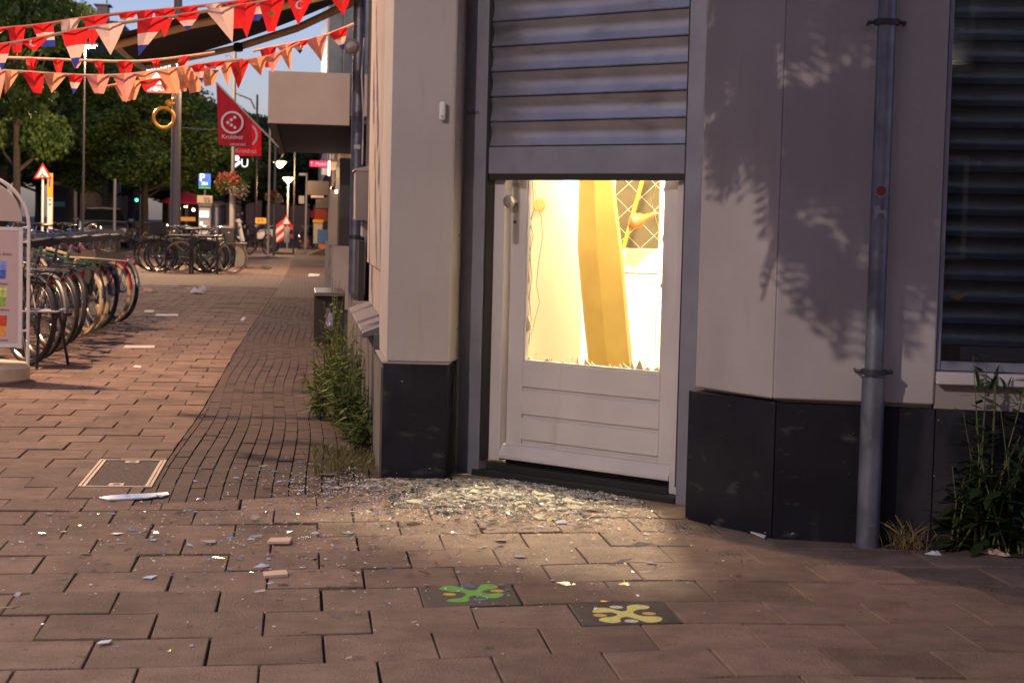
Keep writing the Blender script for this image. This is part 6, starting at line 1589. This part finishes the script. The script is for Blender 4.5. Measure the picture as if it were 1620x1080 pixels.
nt_ = m_gsheet.node_tree; tb = nt_.nodes.new('ShaderNodeBsdfTransparent'); mxs = nt_.nodes.new('ShaderNodeMixShader'); mxs.inputs[0].default_value = .68
nt_.links.new(tb.outputs[0], mxs.inputs[1]); nt_.links.new(nt_.nodes['Principled BSDF'].outputs[0], mxs.inputs[2]); nt_.links.new(mxs.outputs[0], nt_.nodes['Material Output'].inputs[0])
o = heap_mb(680, (.34, .36, .33, .22, .985), .014, .050, 9, .45).build('glass_pieces', m_gsheet, fixn=False); tag(o, 'larger overlapping clear glass pieces lying flat before the door', 'glass pieces', kind='stuff')
m_sand = mat('glass_dust', (.34, .25, .17), .85, col2=(.2, .14, .1), ns=30, bump=1, bs=90)

# ================================================================ WEEDS
def blades(name, base_pts, n, h, w, m, label, cat, seed, lean=.5, kind=None, group=None, parent=None, droop=.4):
    r = random.Random(seed); mb = MB()
    for k in range(n):
        b_ = Vector(r.choice(base_pts)) + Vector((r.gauss(0, .03), r.gauss(0, .05), 0)); a = r.uniform(0, 2 * PI); hh = h * r.uniform(.4, 1.15); ww = w * r.uniform(.6, 1.3)
        d = Vector((math.cos(a), math.sin(a), 0)) * hh * lean * r.uniform(.2, 1.4); s_ = Vector((-math.sin(a), math.cos(a), 0)) * ww
        p1 = b_ + Vector((0, 0, hh * .5)) + d * .35; p2 = b_ + Vector((0, 0, hh * (1 - droop * .4))) + d; 
        mb.add([b_ - s_ * .6, b_ + s_ * .6, p1 + s_, p1 - s_, p2], [[0, 1, 2, 3], [3, 2, 4]])
    o = mb.build(name, m, parent, fixn=False); 
    if label: tag(o, label, cat, group, kind)
    return o
def leafy_weed(base, h, n, label, seed, m=m_weed, spread=.10, ls=.05, group='weeds growing along the walls', dry=False, lean=(0, 0)):
    r = random.Random(seed); e = empty('weed_plant', base, label, 'weed', group); base = Vector(base); st = MB(); lf = []
    for k in range(n):
        top = base + Vector((r.gauss(0, spread) + lean[0], r.gauss(0, spread) + lean[1], h * r.uniform(.55, 1.05))); b_ = base + Vector((r.gauss(0, spread * .4), r.gauss(0, spread * .5), 0))
        mid = b_.lerp(top, .5) + Vector((r.gauss(0, .02), r.gauss(0, .02), .02)); st.path([b_, mid, top], [.004, .003, .0015], 4)
        for q in range(18):
            t = .12 + .88 * q / 17; p = b_.lerp(mid, t * 2) if t < .5 else mid.lerp(top, t * 2 - 1)
            a = r.uniform(0, 2 * PI); L_ = ls * (1.25 - .7 * t) * r.uniform(.7, 1.3); d = Vector((math.cos(a), math.sin(a), r.uniform(-.5, .5)))
            sd = d.cross(Vector((0, 0, 1))).normalized(); lf.append((p + d * L_, d * L_, sd * L_ * .34))
    st.build('stems', m_dry if dry else m_weedstem, e)
    cards('leaves', np.array([tuple(a) for a, _, _ in lf]), np.array([tuple(b) for _, b, _ in lf]), np.array([tuple(c) for _, _, c in lf]), m, e)
    return e
m_weedstem = mat('weed_stem', (.12, .14, .04), .8)
left = [((.31, 9.0), .30, 10, 'small leafy weed nearest the left pillar plinth', .05), ((.27, 9.6), .38, 12, 'leafy weed under the near end of the window sill', .055), ((.25, 10.2), .46, 14, 'bushy bright green weed in the middle of the side wall', .06),
        ((.24, 10.9), .50, 14, 'tall bushy weed under the far part of the window sill', .06), ((.22, 11.7), .50, 12, 'tall green weed just before the side downpipe', .06), ((.26, 12.5), .62, 9, 'loose tall weed beside the side downpipe foot', .045), ((.22, 13.2), .85, 5, 'tallest thin flowering weed in front of the side downpipe', .035), ((.13, 11.4), .34, 9, 'outer weed spreading onto the brick strip', .05), ((.12, 10.6), .22, 8, 'low weed leaning out over the bricks', .045)]
for k, ((x, y), h, n, lab, ls) in enumerate(left): leafy_weed((x, y, 0), h, int(n * 1.1), lab, 40 + k, ls=ls * .9, spread=.07)
bp = [(.33 - .25 * rnd.random() ** 2, 8.15 + .9 * rnd.random(), 0) for _ in range(40)] + [(.34, 8.9 + 2 * rnd.random(), 0) for _ in range(30)]
blades('grass_tuft', bp, 1300, .07, .0022, m_grass, 'short yellowish grass growing at the foot of the left pillar', 'grass', 61, .8, kind='stuff')
c = FB.p(.49, -.06, 0); blades('dry_tuft', [(c.x, c.y, 0)] * 3 + [(c.x + .03, c.y - .02, 0)], 170, .13, .0016, m_dry, 'dry straw coloured tuft beside the big downpipe foot', 'dry grass', 62, 1.5)
leafy_weed((c.x + .02, c.y, 0), .12, 9, 'leafless dry twigs growing out of the straw tuft', 63, m_dry, .07, .008, dry=True)
for k, (px, h, n, sp, lab) in enumerate(((1512, .40, 4, .05, 'dark green weed left of the tallest one under the window sill'), (1560, .70, 7, .07, 'tall dark green weed reaching above the window sill'), (1610, .55, 5, .07, 'dark weed at the right picture edge under the window'))):
    s_, _ = FB.hit(px, 860, -.06); p = FB.p(s_, -.07, 0); leafy_weed(p, h, int(n * 1.4), lab, 70 + k, m_leafweed, sp, .056)
p = FB.p(FB.hit(1575, 600, -.05)[0], -.05, 0); 
blades('spiky_leaves', [(p.x, p.y, .60)], 14, .10, .006, m_leafweed, 'spiky leaf rosette rising in front of the window sill', 'plant', 75, 1.0)
MB().tube((p.x, p.y, 0), (p.x, p.y, .62), .004, n=5).build('stem', m_weedstem, bpy.data.objects['spiky_leaves'])
# moss and grass in joints
ms_ = []
for (px, py) in ((1150, 880), (1145, 881), (1158, 879), (1300, 893), (560, 760), (1075, 835), (1562, 930)):
    g = G(px, py); ms_.append((g.x, g.y, -.004))
blades('joint_grass', ms_, 160, .016, .0018, m_grass, 'tiny grass tufts in the paver joints', 'grass', 77, 1.2, kind='stuff')

# dark soil caught along the foot of the facade
r = random.Random(90); top_ = []; bot = []
for k in range(31):
    a = .42 + k * .09; top_.append(FB.p(a, -.004, .0035)); bot.append(FB.p(a, -.09 - .05 * r.random() - (.05 if k > 3 else 0), .0035))
mb = MB()
for k in range(30): mb.poly([bot[k], bot[k + 1], top_[k + 1], top_[k]])
m_dirt = mat('dark_dirt', (.03, .025, .02), .95, col2=(.055, .045, .035), ns=40, bump=1, bs=120)
o = mb.build('dirt', m_dirt); tag(o, 'strip of dark dirt gathered at the foot of the window plinth', 'dirt', kind='stuff')
mb = MB()
for k in range(240):
    p = FB.p(r.uniform(.42, 3), -abs(r.gauss(0, .07)) - .01, .006); a = r.uniform(0, 6.28); L_ = r.uniform(.004, .018); d = Vector((math.cos(a), math.sin(a), r.uniform(-.2, .3))) * L_; s2_ = Vector((-d.y, d.x, 0)) * r.uniform(.15, .5)
    mb.poly([p - d, p + s2_, p + d, p - s2_])
o = mb.build('leaf_litter', m_dry, fixn=False); tag(o, 'small dry leaf scraps lying in the dirt under the window', 'leaf litter', kind='stuff')
